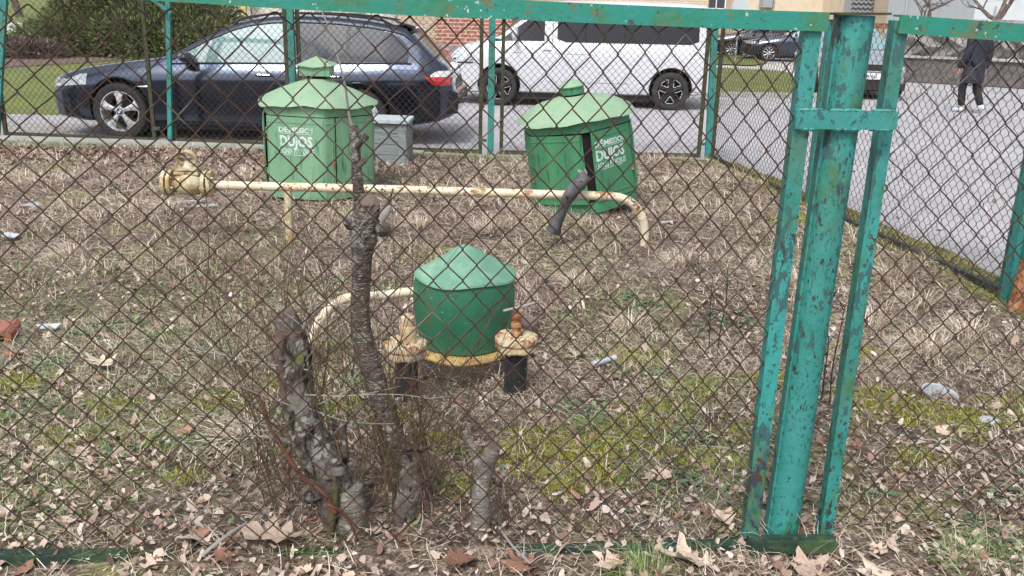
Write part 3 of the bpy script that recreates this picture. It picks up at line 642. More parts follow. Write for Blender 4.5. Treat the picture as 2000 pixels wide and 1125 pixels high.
# ---- far fence: posts and panels
farp = [(-8.3, 10.62), (-5.95, 10.38), (-3.87, 10.16), (-2.43, 10.02), (-.27, 9.86), (2.13, 10.0)]
lab_post = {1: 'teal post of the far fence left of the estate car, at the left edge', 2: 'teal post of the far fence in front of the estate car front door', 3: 'teal post of the far fence just behind the left cabinet cap',
            4: 'bright teal post of the far fence between the estate car and the van', 5: 'mossy teal corner post of the far fence behind the van tail'}
for i in range(1, 6):
    x, y = farp[i]; t = thing('fence_post', lab_post[i], 'fence post', (x, y, 0), group='posts of the far fence')
    b = MB(); tx = .055*(-1 if i < 3 else 0)*0
    px = {1: (8, 3), 2: (329, 347), 3: (566, 577), 4: (962, 958), 5: (1398, 1381)}[i]
    top, bot = at(px[0], 10, y-.05), Vector((x, y-.05, -.02)); top = bot+(top-bot)*(({1: 1.70, 2: 1.70, 3: 1.60, 4: 1.50, 5: 1.50}[i]+.02)/(top.z+.02))

    if i in (1, 2): b.bar(bot, top+Vector((0, 0, .02)), .07 if i == 1 else .045, .05)
    else: b.bar(bot, top+Vector((0, 0, .02)), .068, .06)
    b.build('post_tube', M['teal'], t); post2 = t if i == 2 else (post2 if i > 2 else None)
    b = MB(); b.box(top+Vector((0, 0, .024)), (.09, .08, .006)); b.build('cap_plate', M['mossy_iron'], t)
bk = MB(); bk.bar(at(292, -6, 10.0), at(334, 26, 10.0), .035, .02); tag(bk.build('diagonal_bracket', M['teal'], post2), None)
lab_pan = ['far fence panel at the left edge in front of the lawn', 'far fence panel in front of the estate car bonnet', 'far fence panel in front of the estate car front door',
           'far fence panel behind the left green cabinet', 'far fence panel in front of the white van']
for i in range(5):
    (x0, y0), (x1, y1) = farp[i], farp[i+1]; dd = Vector((x1-x0, y1-y0, 0)); L = dd.length; dd /= L; ga = {0: .1, 1: .1, 2: .045, 3: .07, 4: .115, 5: .1}; a = Vector((x0, y0, 0))+dd*ga[i]; c = Vector((x1, y1, 0))-dd*(ga[i+1] if i != 1 else .2)
    t = thing('chainlink_fence', lab_pan[i], 'fence panel', ((x0+x1)/2, (y0+y1)/2, 0), group='panels of the far fence')
    up = Vector((0, 0, 1)); zt = 1.66 if i < 3 else 1.50
    for q in (a, c):
        b = MB(); b.bar(q+up*.0, q+up*zt, .04, .035); b.build('side_frame', M['mossy_iron'], t)
    b = MB(); b.bar(a+up*zt, c+up*zt, .04, .035, up=(0, 0, 1)); b.build('top_rail', M['teal_rail'], t)
    b = MB(); b.bar(a+up*.035, c+up*.035, .035, .04, up=(0, 0, 1)); b.build('bottom_rail', M['mossy_iron'], t)
    b = MB(); b.bar(a-dd*ga[i]+up*1.22, a+up*1.22, .03, .03); b.bar(c+up*.16, c+dd*.07+up*.16, .03, .03); b.build('tie_bar', M['teal'], t)
    chainlink((a.x, a.y), (c.x, c.y), lambda t: .04, lambda t: zt-.005, .0365, .078, .0023, 'wire_mesh', M['wire_far'], t, sag=.01, seed=20+i, sides=3, rnd=.1)
# ---- right fence (seen obliquely)
rfi = [0, 2, 4, 6]
lab_rp = ['right fence panel beside the road between corner and the hidden post', 'right fence panel seen between and right of the leaning posts', 'right fence panel nearest the camera, partly outside the picture']
for i in range(3):
    (x0, y0), (x1, y1) = FENCE_R[rfi[i]], FENCE_R[rfi[i+1]]
    dd = Vector((x1-x0, y1-y0, 0)); L = dd.length; dd /= L; a = Vector((x0, y0, 0))+dd*.07; c = Vector((x1, y1, 0))-dd*.07; up = Vector((0, 0, 1)); zt = 1.47
    t = thing('chainlink_fence', lab_rp[i], 'fence panel', ((x0+x1)/2, (y0+y1)/2, 0), group='panels of the right fence')
    for q in (a, c):
        b = MB(); b.bar(q, q+up*zt, .04, .035); b.build('side_frame', M['mossy_iron'] if i < 1 else M['teal'], t)
    b = MB(); b.bar(a+up*zt, c+up*zt, .04, .035, up=(0, 0, 1)); b.build('top_rail', M['rust'] if i == 1 else M['teal_rail'], t)
    b = MB(); b.bar(a+up*.03, c+up*.03, .035, .04, up=(0, 0, 1)); b.build('bottom_rail', M['bitumen'], t)
    chainlink((a.x, a.y), (c.x, c.y), lambda t: .04, lambda t: 1.46, .0365, .080, .0019, 'wire_mesh', M['wire_far'], t, sag=.015, seed=40+i, sides=4, rnd=.27)
for (x, y), lb in zip([(FENCE_R[2][0], FENCE_R[2][1]), (FENCE_R[4][0], FENCE_R[4][1])], ['teal post of the right fence seen just left of the thick round post', 'wide teal post of the right fence at the right edge of the picture']):
    t = thing('fence_post', lb, 'fence post', (x, y, 0), group='posts of the right fence')
    b = MB(); b.bar((x, y, -.02), (x, y, 1.5), .08, .07); b.build('post_tube', M['teal'], t)
    b = MB(); b.box((x, y, 1.503), (.10, .09, .006)); b.build('cap_plate', M['mossy_iron'], t)
rp = MB(); q = at(1990, 580, 4.7); rp.tube([(q.x, 4.7, 0), (q.x+.02, 4.7, .28)], [.05, .045], 12, jit=.03); tag(rp.build('rusty_stub', M['rust'], smooth=True), 'rusty brown stub beside the wide teal post at the right edge', 'pipe stub')
# ------------------------------------------------------------------ gas cabinets
def text_on_cyl(txt, size, cx_ang, z, R, m, parent, name='lettering', sx=1.0, bold=.0, fac=None):
    cu = bpy.data.curves.new('t', 'FONT'); cu.body = txt; cu.size = size; cu.align_x = 'CENTER'; cu.offset = bold; cu.resolution_u = 2
    ob = bpy.data.objects.new('t', cu); COL.objects.link(ob); dg = bpy.context.evaluated_depsgraph_get(); dg.update()
    me = bpy.data.meshes.new_from_object(ob.evaluated_get(dg)); bpy.data.objects.remove(ob)
    bm = bmesh.new(); bm.from_mesh(me); bmesh.ops.triangulate(bm, faces=bm.faces)
    for v in bm.verts:
        a = cx_ang + v.co.x*sx/R; zz = z+v.co.y
        q_ = R*(fac(a) if fac else 1); v.co = (q_*math.sin(a), -q_*math.cos(a), zz)
    bm.to_mesh(me); bm.free(); me.materials.clear(); me.materials.append(m); me.name = name
    o = bpy.data.objects.new(name, me); COL.objects.link(o); o.parent = parent; return o
def cabinet(name, label, loc, rot, doors, m_body, m_roof, textang, textsize, text_door=0, hz=.76, R=.455, round_cap=False, colz=.2, seed=1, fa=0.0):
    """cylindrical sheet-metal cabinet; angles measured from the front (-y), positive to the right"""
    rr = random.Random(seed)
    t = thing(name, label, 'gas cabinet', loc, rot=rot); ORG[t.name] = Vector((0, 0, 0))
    def fac(a):          # six flat sides with softened corners; a measured from the front
        u = (a-fa) % (PI/3); h = math.cos(PI/6)/math.cos(u-PI/6); return 1+.72*(h*1.045-1)
    def cp(a, r, z): r = r*fac(a); return (r*math.sin(a), -r*math.cos(a), z)
    wb = lambda r, z, a: (r*fac(a+PI/2), z)
    # inner dark drum and base band, top band
    b = MB(); b.lathe([(0, .05), (R-.02, .05), (R-.02, hz-.02), (0, hz-.02)], 36, wob=wb); b.build('inner_drum', M['dark_gap'], t, smooth=True)
    b = MB(); b.lathe([(R-.03, .035), (R+.004, .03), (R+.004, .115), (R-.015, .115)], 60, wob=wb); b.build('base_band', m_body, t, smooth=True)
    b = MB(); b.lathe([(R-.012, hz-.075), (R+.006, hz-.075), (R+.006, hz+.002), (R-.012, hz+.002)], 60, wob=wb); b.build('top_band', m_body, t, smooth=True)
    for i in range(5):
        a = i*PI/2.5+.3; b = MB(); b.box(cp(a, R*.8, .02), (.09, .07, .07)); b.build('footing_block', M['concrete'], t)
    # doors: curved plates with a pressed rim
    for j, (a0, a1, off, dark) in enumerate(doors):
        b = MB(); n = max(6, int((a1-a0)/.045)); zs = [(.118, 0), (.13, 0), (hz-.093, 0), (hz-.08, 0)]
        rows = []
        def ring(r, z, aa, ab): return [cp(aa+(ab-aa)*k/n, r+off*(k/n), z) for k in range(n+1)]
        r0, r1 = R+.004, R+.014
        vs = ring(r0, .118, a0, a1)+ring(r1, .118, a0, a1)+ring(r1, hz-.082, a0, a1)+ring(r0, hz-.082, a0, a1); m_ = n+1
        fs = [(q*m_+k, q*m_+k+1, (q+1)*m_+k+1, (q+1)*m_+k) for q in range(3) for k in range(n)]
        fs += [(0, m_, 2*m_, 3*m_), (n, 3*m_+n, 2*m_+n, m_+n)]
        b.add(vs, fs); d = b.build('door', m_body, t, smooth=True, sharp=40)
        if a1-a0 > .35:
            b = MB(); ia, ib = a0+.05, a1-.05
            for z in (.165, hz-.125):
                b.tube([cp(ia+(ib-ia)*k/10, r1+off*((ia+(ib-ia)*k/10-a0)/(a1-a0))+.001, z) for k in range(11)], .0042, 5)
            for a, kf in ((ia, .1), (ib, .9)): b.tube([cp(a, r1+off*kf+.001, .165), cp(a, r1+off*kf+.001, hz-.125)], .0042, 5)
            b.build('pressed_rim', m_body, d, smooth=True)
            for z in (.24, hz-.2): b = MB(); b.tube([cp(a0+.012, r1+.006, z-.025), cp(a0+.012, r1+.006, z+.025)], .007, 8); b.build('hinge', m_body, d, smooth=True)
            b = MB(); b.box(cp(a1-.03, r1+off+.008, hz*.42), (.018, .012, .05)); b.build('latch', M['rust'], d)
        if j == text_door:
            rt = r1+off*.5+.003
            text_on_cyl('DĖMESIO!', textsize*.62, textang, hz-.20, rt, M['stencil'], d, sx=1.28, bold=.0022, fac=fac)
            text_on_cyl('DUJOS', textsize*1.28, textang, hz-.20-textsize*1.22, rt, M['stencil'], d, sx=.88, bold=.0045, fac=fac)
            text_on_cyl('UGNIS PAVOJUS', textsize*.70, textang, hz-.20-textsize*1.92, rt, M['stencil'], d, sx=.70, bold=.0015, fac=fac)
            b = MB()
            for z, hw in ((hz-.20-textsize*.12, .145), (hz-.20-textsize*2.02, .11)):
                b.add([cp(textang-hw/rt+2*hw/rt*k/8, rt, z+e*.0022) for e in (-1, 1) for k in range(9)], [(k, k+1, k+10, k+9) for k in range(8)])
            b.build('stencil_line', M['stencil'], d)
    # roof: bent conical sheet
    ph = rr.uniform(0, 6)
    def wob(r, z, a):
        k = max(0, (r-.1)/.35); return r*(1+(fac(a+PI/2)-1)*.6*k+.010*math.sin(5*a+ph)*k), z+.009*math.sin(4*a+ph*2)*k+.005*math.sin(11*a)*k
    b = MB(); b.lathe([(.0, hz+colz-.012), (.105, hz+colz-.012), (.13, hz+colz-.03), (.30, hz+.105), (R+.045, hz+.008), (R+.05, hz-.002), (R+.043, hz-.004), (.30, hz+.09), (.1, hz+.15)], 48, wob=wob)
    b.build('roof', m_roof, t, smooth=True, sharp=50)
    if round_cap:
        b = MB(); b.lathe([(.07, hz+colz-.02), (.07, hz+colz+.02)], 24); b.build('neck', M['dark_gap'], t, smooth=True)
        b = MB(); b.lathe([(.075, hz+colz+.008), (.093, hz+colz+.006), (.093, hz+colz+.075), (.075, hz+colz+.075)], 28); b.build('collar', m_body, t, smooth=True)
        b = MB(); b.lathe([(.104, hz+colz+.062), (.108, hz+colz+.07), (.06, hz+colz+.105), (0, hz+colz+.118)], 28); b.build('cap', m_roof, t, smooth=True)
    else:
        z0 = hz+colz
        b = MB(); b.box((0, 0, z0), (.14, .14, .05)); b.build('neck', M['dark_gap'], t)
        b = MB(); b.box((0, 0, z0+.05), (.245, .2, .075)); b.build('collar', m_body, t)
        b = MB(); w, dp = .145, .12; zz = z0+.105; c = [(-w, -dp, zz-.008), (w, -dp, zz-.004), (w, dp, zz), (-w, dp, zz)]
        mids = [(0, -dp*1.02, zz-.022), (w*1.02, 0, zz-.012), (0, dp, zz-.01), (-w*1.02, 0, zz-.012)]
        ring = [c[0], mids[0], c[1], mids[1], c[2], mids[2], c[3], mids[3]]
        b.add(ring+[(0, 0, z0+.165)]+[(x, y, z-.006) for x, y, z in ring]+[(0, 0, z0+.155)], [(i, (i+1) % 8, 8) for i in range(8)]+[(9+(i+1) % 8, 9+i, 17) for i in range(8)]+[(i, 9+i, 9+(i+1) % 8, (i+1) % 8) for i in range(8)])
        b.build('cap', m_roof, t)
    return t
rd = math.radians
cabinet('gas_cabinet', 'upright faded green metal cabinet with conical roof and pyramid cap, before the estate car', (-1.64, 7.52, 0), (0, rd(.5), rd(0)),
        [(rd(-46), rd(28), .0, 0), (rd(-78), rd(-52), .02, 0), (rd(29.5), rd(47), 0, 0), (rd(48.5), rd(88), .0, 0), (rd(90), rd(280), 0, 0)], M['cab_faded'], M['roof_mint'], rd(-12), .088, 0, fa=rd(-43))
c2 = cabinet('gas_cabinet', 'leaning bright green metal cabinet with a round cap, tilted behind the pipe bend', (.585, 7.28, .015), (rd(3), rd(-9.5), rd(3)),
        [(rd(7), rd(58), .0, 0), (rd(-60), rd(-2), .03, 0), (rd(-92), rd(-62), 0, 0), (rd(60), rd(92), .0, 0), (rd(94), rd(266), 0, 0)], M['cab_green'], M['roof_mint'], rd(29), .088, 0, hz=.74, R=.43, round_cap=True, colz=.155, seed=5, fa=rd(2))

# ------------------------------------------------------------------ small drum housing
dh = thing('drum_housing', 'short bottle-green drum with conical lid on a yellow ring between the two flanged vents', 'gas housing', (-.215, 3.87, 0))
cx, cy = -.215, 3.87
b = MB(); b.lathe([(0, .058), (.19, .058), (.198, .064), (.214, .13), (.228, .24), (.228, .32), (.219, .375), (0, .375)], 48, (cx, cy, 0)); b.build('drum', M['small_body'], dh, smooth=True)
b = MB(); b.lathe([(0, .515), (.03, .504), (.12, .447), (.228, .385), (.231, .376), (.227, .372), (.12, .43), (0, .49)], 48, (cx, cy, 0), wob=lambda r, z, a: (r*(1+.015*math.sin(3*a+1)), z+(.006*math.sin(4*a) if r > .1 else 0))); b.build('lid', M['small_roof'], dh, smooth=True)
b = MB(); b.lathe([(.15, .030), (.238, .028), (.242, .038), (.238, .052), (.15, .057)], 48, (cx, cy, 0), wob=lambda r, z, a: (r, z+.004*math.sin(5*a)*(r > .2))); b.build('base_ring', M['ring'], dh, smooth=True)
b = MB(); b.lathe([(.0, .030), (.2, .028), (.25, .024), (.29, .0)], 32, (cx, cy-.05, 0), wob=lambda r, z, a: (r*(1+.12*math.sin(3*a)+.08*math.sin(7*a)), z)); b.build('gap_shade_disc', M['soil_gap_shade'], dh, smooth=True)  # dark soil disc, the shade below the ring is put into its colour
b = MB(); b.lathe([(.205, .0), (.205, .04)], 32, (cx, cy, 0)); b.build('gap_shade_wall', M['dark_gap'], dh, smooth=True)  # added near-black wall that paints the shade in the gap under the ring

def vent(name, label, c, rp, rf, zt, stem, lean=0.0):
    t = thing(name, label, 'pipe vent', (c[0], c[1], 0)); x, y = c
    b = MB(); b.tube([(x-.004, y, -.03), (x, y, .06), (x+.002, y, zt-.02)], [rp*1.02, rp, rp*.98], 24, jit=.02, seed=3); b.build('pipe', M['bitumen'], t, smooth=True)
    b = MB(); b.lathe([(0, zt-.004), (rf*.93, zt-.006), (rf*.98, zt), (rf*.98, zt+.024), (0, zt+.024)], 36, c=(x, y, 0), wob=lambda r, z, a: (r*(1+.012*math.sin(9*a)), z+.002*math.sin(7*a)))
    b.build('lower_flange', M['flange'], t, smooth=True)
    b = MB(); b.lathe([(0, zt+.023), (rf*.992, zt+.023), (rf*.992, zt+.032), (0, zt+.031)], 36, c=(x, y, 0)); b.build('gasket', M['rust'], t, smooth=True)
    b = MB(); b.lathe([(0, zt+.03), (rf, zt+.03), (rf, zt+.047), (rf*.96, zt+.052), (0, zt+.056)], 36, c=(x, y, 0), wob=lambda r, z, a: (r*(1+.012*math.sin(8*a+1)), z+.002*math.sin(6*a))); b.build('upper_flange', M['flange'], t, smooth=True)
    for k in range(3):
        a = k*2*PI/3+2.2; b = MB(); b.lathe([(.006, zt-.014), (.006, zt+.058), (.0, zt+.058)], 6, c=(x+rf*.8*math.cos(a), y+rf*.8*math.sin(a), 0))
        b.lathe([(.009, zt+.053), (.009, zt+.057), (0, zt+.057)], 6, c=(x+rf*.8*math.cos(a), y+rf*.8*math.sin(a), 0)); b.build('bolt', M['flange'], t)
    stem(t, x, y, zt+.055); return t
def stem_r(t, x, y, z):
    b = MB(); b.lathe([(.026, z), (.024, z+.014), (.017, z+.018), (.017, z+.034), (.024, z+.037), (.024, z+.052), (.016, z+.056), (.016, z+.07), (.022, z+.073), (.022, z+.086), (.008, z+.09), (.007, z+.115), (0, z+.115)], 8, c=(x, y, 0)); b.build('stem', M['rust'], t, smooth=True)
    b = MB(); b.tube([(x-.055, y-.01, z+.104), (x+.03, y, z+.124), (x+.075, y+.02, z+.134)], [.0055, .006, .005], 8); b.build('handle', M['twig_grey'], t, smooth=True)
def stem_l(t, x, y, z):
    b = MB(); b.lathe([(.035, z), (.033, z+.03), (.031, z+.06), (.026, z+.066), (.026, z+.10), (.018, z+.104), (.012, z+.112), (0, z+.112)], 24, c=(x+.008, y, 0), wob=lambda r, zz, a: (r*(1+.06*math.sin(5*a+zz*60)), zz)); b.build('stem', M['flange'], t, smooth=True)
q = at(1008, 684, 3.40); vent('pipe_vent', 'flanged vent on a black pipe right of the drum, with a bar handle', (q.x, 3.43), .046, .086, q.z, stem_r)
q = at(791, 697, 3.29); vent('pipe_vent', 'flanged vent on a black pipe left of the drum, with a thick rusted neck', (q.x, 3.32), .046, .084, q.z, stem_l)

# bent yellow pipe left of the drum
yp = thing('bent_pipe', 'bent yellow pipe arching from the green drum down into the ground on its left', 'pipe', (-.9, 3.75, 0))
P0 = [at(815, 568, 3.86), at(775, 573, 3.84), at(735, 578, 3.80), at(690, 580, 3.74), at(655, 592, 3.70), at(628, 622, 3.68), at(610, 660, 3.67), at(604, 700, 3.66), at(604, 745, 3.66)]
b = MB(); b.tube(spline(P0, 5), .0205, 16); b.build('pipe', M['cream'], yp, smooth=True)
b = MB(); pa = at(611, 668, 3.67); pb = at(604, 722, 3.66); b.tube([pa, pa.lerp(pb, .5)+Vector((-.004, 0, 0)), pb], .0235, 16); b.build('sleeve', M['ring'], yp, smooth=True)
for c in (at(735, 578, 3.80), at(655, 592, 3.70)):
    b = MB(); b.lathe([(.0205, -.006), (.0235, 0), (.0205, .006)], 16, axis='x', c=c); b.build('weld_ring', M['cream'], yp, smooth=True)

# long horizontal pipe with valve
lp = thing('gas_pipe', 'long cream pipe across the plot with a flanged valve at its left end', 'pipe', (-.6, 5.8, 0))
P0 = [at(410, 361, 5.72), at(560, 365, 5.74), at(800, 371, 5.77), at(1050, 379, 5.81), at(1165, 382, 5.84), at(1210, 386, 5.85), at(1238, 400, 5.86), at(1254, 425, 5.87), at(1259, 452, 5.88), at(1258, 490, 5.88)]
b = MB(); b.tube(spline(P0, 6), .0285, 20); b.build('long_pipe', M['cream'], lp, smooth=True)
for p_ in (P0[5], P0[7]):
    b = MB(); b.tube([p_+(Vector((-.008, 0, 0)) if p_ is P0[5] else Vector((0, 0, .008))), p_+(Vector((.008, 0, 0)) if p_ is P0[5] else Vector((0, 0, -.008)))], .031, 18); b.build('weld_ring', M['cream'], lp, smooth=True)
b = MB(); a0, a1 = at(562, 372, 5.74), at(567, 500, 5.74); b.tube([a0, a0.lerp(a1, .5), a1], .026, 18); b.build('support_leg', M['valve'], lp, smooth=True)
vc = at(370, 358, 5.72); va = [vc+Vector((dx_, 0, 0)) for dx_ in (-.155, .155)]
def xl_(prof, c, name, m, par, n=28): bb = MB(); bb.lathe(prof, n, c=c, axis='x'); return bb.build(name, m, par, smooth=True)
for dx_, w in ((-.15, .022), (-.115, .022), (.105, .022), (.14, .022)):
    c = vc+Vector((dx_, 0, 0)); f = xl_([(0, -w/2), (.083, -w/2), (.085, 0), (.083, w/2), (0, w/2)], c, 'flange', M['valve'], lp)
for k in range(6):
    a = k*PI/3+.3
    for s in (-1, 1):
        b = MB(); c = vc+Vector((s*.128, .066*math.cos(a), .066*math.sin(a))); b.tube([c+Vector((-.045, 0, 0)), c+Vector((.045, 0, 0))], .008, 6); b.build('bolt', M['valve'], lp)
vb = xl_([(.04, -.105), (.042, -.085), (.066, -.06), (.078, -.02), (.08, .02), (.068, .06), (.042, .085), (.04, .10)], vc, 'valve_body', M['valve'], lp)
b = MB(); b.box(vc+Vector((0, 0, .072)), (.155, .10, .018)); b.box(vc+Vector((0, 0, .096)), (.15, .095, .016))
for sx_ in (-1, 1):
    for sy in (-1, 1): b.tube([vc+Vector((sx_*.062, sy*.036, .058)), vc+Vector((sx_*.062, sy*.036, .118))], .008, 6)
b.build('bonnet', M['valve'], vb)
b = MB(); b.tube([vc+Vector((0, 0, .10)), vc+Vector((0, 0, .125)), vc+Vector((0, 0, .15)), vc+Vector((0, 0, .20))], [.04, .024, .016, .010], 12); b.tube([vc+Vector((0, 0, .2)), vc+Vector((0, 0, .225))], .008, 8); b.build('valve_stem', M['valve'], vb, smooth=True)
b = MB(); hc = vc+Vector((0, -.02, .165)); ring = [hc+Vector((.062*math.cos(2*PI*k/24), -.02*math.sin(2*PI*k/24), .045*math.sin(2*PI*k/24))) for k in range(25)]
b.tube(ring, .011, 8, caps=False)
for k in range(3):
    a = 2*PI*k/3+.5; b.tube([hc, hc+Vector((.062*math.cos(a), -.02*math.sin(a), .045*math.sin(a)))], .007, 6)
b.build('handwheel', M['valve'], vb, smooth=True)

# charcoal log
lg = thing('charred_log', 'dark charcoal-grey piece of log hanging over the cream pipe in front of the leaning cabinet', 'log', (.45, 5.75, .1))
P0 = [at(1143, 345, 5.78), at(1128, 362, 5.73), at(1112, 382, 5.71), at(1100, 408, 5.72), at(1091, 428, 5.73), at(1080, 452, 5.75)]
b = MB(); pts = spline(P0, 4); b.tube(pts, [.036+.010*math.sin(i*.35)+(.006 if i > 12 else 0) for i in range(len(pts))], 12, jit=.13, seed=5); b.build('trunk', M['char'], lg, smooth=True, sharp=60)
b = MB(); b.tube(spline([at(1143, 348, 5.78), at(1128, 332, 5.79), at(1145, 340, 5.80), at(1142, 330, 5.80)], 4), .006, 6); b.build('cord', M['twig_grey'], lg, smooth=True)
b = MB(); b.tube([at(1110, 385, 5.68), at(1104, 381, 5.64)], [.014, .006], 6); b.build('knot', M['char'], lg, smooth=True)

# grey wooden crate
cr = thing('wooden_box', 'weathered grey wooden box with a pale lid standing behind the left cabinet', 'box', (-1.23, 9.1, 0))
x0, x1 = -1.50, -1.075
b = MB(); b.box(((x0+x1)/2, 9.15, .22), (x1-x0-.03, .38, .42)); b.build('inner_box', M['dark_gap'], cr)
for k in range(4):
    b = MB(); b.box((x0+(x1-x0-.09)/2+.005, 8.945, .065+k*.107), (x1-x0-.095, .022, .102)); b.build('front_plank', M['grey_wood'], cr)
b = MB(); b.box((x1-.045, 8.935, .215), (.085, .03, .43)); b.build('corner_post', M['grey_wood'], cr)
for sx_ in (x0, x1):
    b = MB(); b.box((sx_, 9.15, .215), (.022, .40, .43)); b.build('side_board', M['grey_wood'], cr)
b = MB(); b.box(((x0+x1)/2, 9.13, .448), (x1-x0+.05, .47, .032), Euler((0, .01, 0)).to_matrix()); b.build('lid', M['lid_wood'], cr)

# ------------------------------------------------------------------ pruned shrub stumps
def px(P, Y): return [at(a[0], a[1], (a[2] if len(a) > 2 and a[2] > 1 and a[2] < 9 else Y)) for a in P]
def limb(pts, name, m, parent, Y, n=14, jit=.07, seed=0, cut=None):
    """pts: (pixel x, pixel y, radius in photo pixels)"""
    W = [list(at(a, c, Y)) + [r*Y*1.02/FPX] for a, c, r in pts]; S = spline(W, 5)
    if len(pts) > 4 and max(p[2] for p in pts) > 9: S = spline(W, 12); n = n+8
    b = MB(); b.tube([s[:3] for s in S], [s[3] for s in S], n, jit=jit*.35, seed=seed)
    for i in range(len(S)):
        c = Vector(S[i][:3]); r = S[i][3]
        for k in range(n):
            v = Vector(b.v[i*n+k]); d = v-c; q = v*26+Vector((seed, 0, 0)); kk = .45 if m is M['bark_smooth'] else 1; h = kk*noise.fractal(q, 1.0, 2.0, 4)*.13+kk*max(0, noise.noise(v*11+Vector((seed*3, 5, 1))))*.24+abs(noise.noise(Vector((v.x*60, v.y*60, v.z*14))))*.14-.07
            b.v[i*n+k] = tuple(c+d*(1+h))
    o = b.build(name, m, parent, smooth=True, sharp=75)
    return o, S
def disc(c, nrm, r, name, m, par, seed=0):
    nrm = Vector(nrm).normalized(); u = nrm.cross(Vector((0, 0, 1))); u = (u if u.length > .1 else Vector((1, 0, 0))).normalized(); w = nrm.cross(u); rr = random.Random(seed)
    b = MB(); R_ = [rr.uniform(.92, 1.05) for _ in range(18)]
    ring = lambda f, h: [Vector(c)+u*(math.cos(2*PI*k/18)*r*f*R_[k])+w*(math.sin(2*PI*k/18)*r*f*R_[k])+nrm*h for k in range(18)]
    b.add(ring(1, 0)+ring(1.0, .004)+ring(.55, .006)+[Vector(c)+nrm*.004], [(k, (k+1) % 18, 18+(k+1) % 18, 18+k) for k in range(18)]+[(18+k, 18+(k+1) % 18, 36+(k+1) % 18, 36+k) for k in range(18)]+[(36+k, 36+(k+1) % 18, 54) for k in range(18)])
    return b.build(name, m, par, smooth=True, sharp=50)
def shoot(parent, p0, dr, ln, r, m, seed, wig=.12, rise=.0, twigs=2, name='shoot'):
    rr = random.Random(seed); p = Vector(p0); d = Vector(dr).normalized(); n = 9; pts = [p.copy()]
    for i in range(n):
        d = (d+Vector((rr.gauss(0, wig), rr.gauss(0, wig*.5), rise+rr.gauss(0, wig*.5)))).normalized(); p = p+d*(ln/n); pts.append(p.copy())
    b = MB(); b.tube(pts, [r*(1-.75*i/n) for i in range(n+1)], 5)
    for k in range(twigs):
        i = rr.randint(2, n-2); dd = (d+Vector((rr.uniform(-.9, .9), rr.uniform(-.3, .3), rr.uniform(0, .6)))).normalized(); q = pts[i]
        b.tube([q, q+dd*ln*.12+Vector((0, 0, .004)), q+dd*ln*.26+Vector((0, 0, .015))], [r*.5, r*.35, r*.15], 4)
    return b.build(name, m, parent, smooth=True)
YA, YB, YC = 2.365, 2.40, 2.36
sa = thing('pruned_shrub', 'thick gnarled left-leaning shrub stump covered with grey lichen, left of the tall thin one', 'shrub stump', at(655, 1050, YA))
_, S = limb([(700, 1075, 42), (672, 1030, 38), (655, 985, 36), (652, 945, 40), (625, 895, 42), (602, 850, 37), (588, 800, 36), (582, 750, 33), (578, 700, 32), (567, 655, 28), (556, 618, 24)], 'trunk', M['bark'], sa, YA, 16, .06, 1)
e = Vector(S[-1][:3]); disc(e+Vector((0, 0, .001)), (-.2, -.4, 1), .030, 'cut_face', M['cut'], sa)
limb([(692, 1085, 42), (687, 1030, 38), (684, 985, 36), (681, 955, 34), (680, 950, 33)], 'stub', M['bark_pale'], sa, YA-.01, 16, .05, 2)
disc(at(680, 951, YA+.02), (.1, -.3, 1), .048, 'cut_face', M['cut'], sa, 3)
for i, (x, y, r) in enumerate([(640, 925, 22), (610, 965, 24), (660, 920, 18), (596, 830, 16), (566, 735, 12), (548, 700, 9), (655, 900, 14)]):
    c = at(x, y, YA-.035); b = MB(); b.lathe([(0, -1), (.6, -.8), (1, -.1), (.85, .55), (.3, .95), (0, 1)], 12); rr = r*YA/FPX
    b.v = [(c.x+v[0]*rr*1.1, c.y+v[1]*rr, c.z+v[2]*rr*.9) for v in b.v]; b.build('burl', M['bark'], sa, smooth=True)
limb([(552, 650, 14), (545, 690, 11), (553, 740, 10), (560, 790, 11)], 'dead_snag', M['cut'], sa, YA-.03, 8, .2, 8)
limb([(672, 900, 11), (672, 865, 9), (668, 840, 9), (672, 820, 5)], 'snag', M['bark'], sa, YA+.02, 8, .12, 9)
shoot(sa, at(560, 860, YA), (-1, -.1, .25), .12, .006, M['twig_grey'], 2, .1)
# reddish long shoot
o, _ = limb([(655, 1000, 7), (630, 962, 5), (590, 930, 5), (555, 880, 4.5), (525, 830, 4), (512, 790, 3.5), (500, 765, 2.5)], 'red_shoot', M['twig_red'], sa, YA-.075, 7, .05, 4)
limb([(515, 790, 3), (495, 765, 3), (470, 755, 2)], 'red_shoot', M['twig_red'], sa, YA-.075, 5, .05, 4)
limb([(640, 1060, 7), (650, 1010, 8), (656, 960, 7), (652, 930, 6)], 'shoot', M['twig_olive'], sa, YA-.06, 7, .05, 4)
limb([(640, 985, 4), (668, 1000, 4), (690, 1035, 3), (700, 1075, 3)], 'shoot', M['twig_red'], sa, YA-.08, 6, .05, 4)

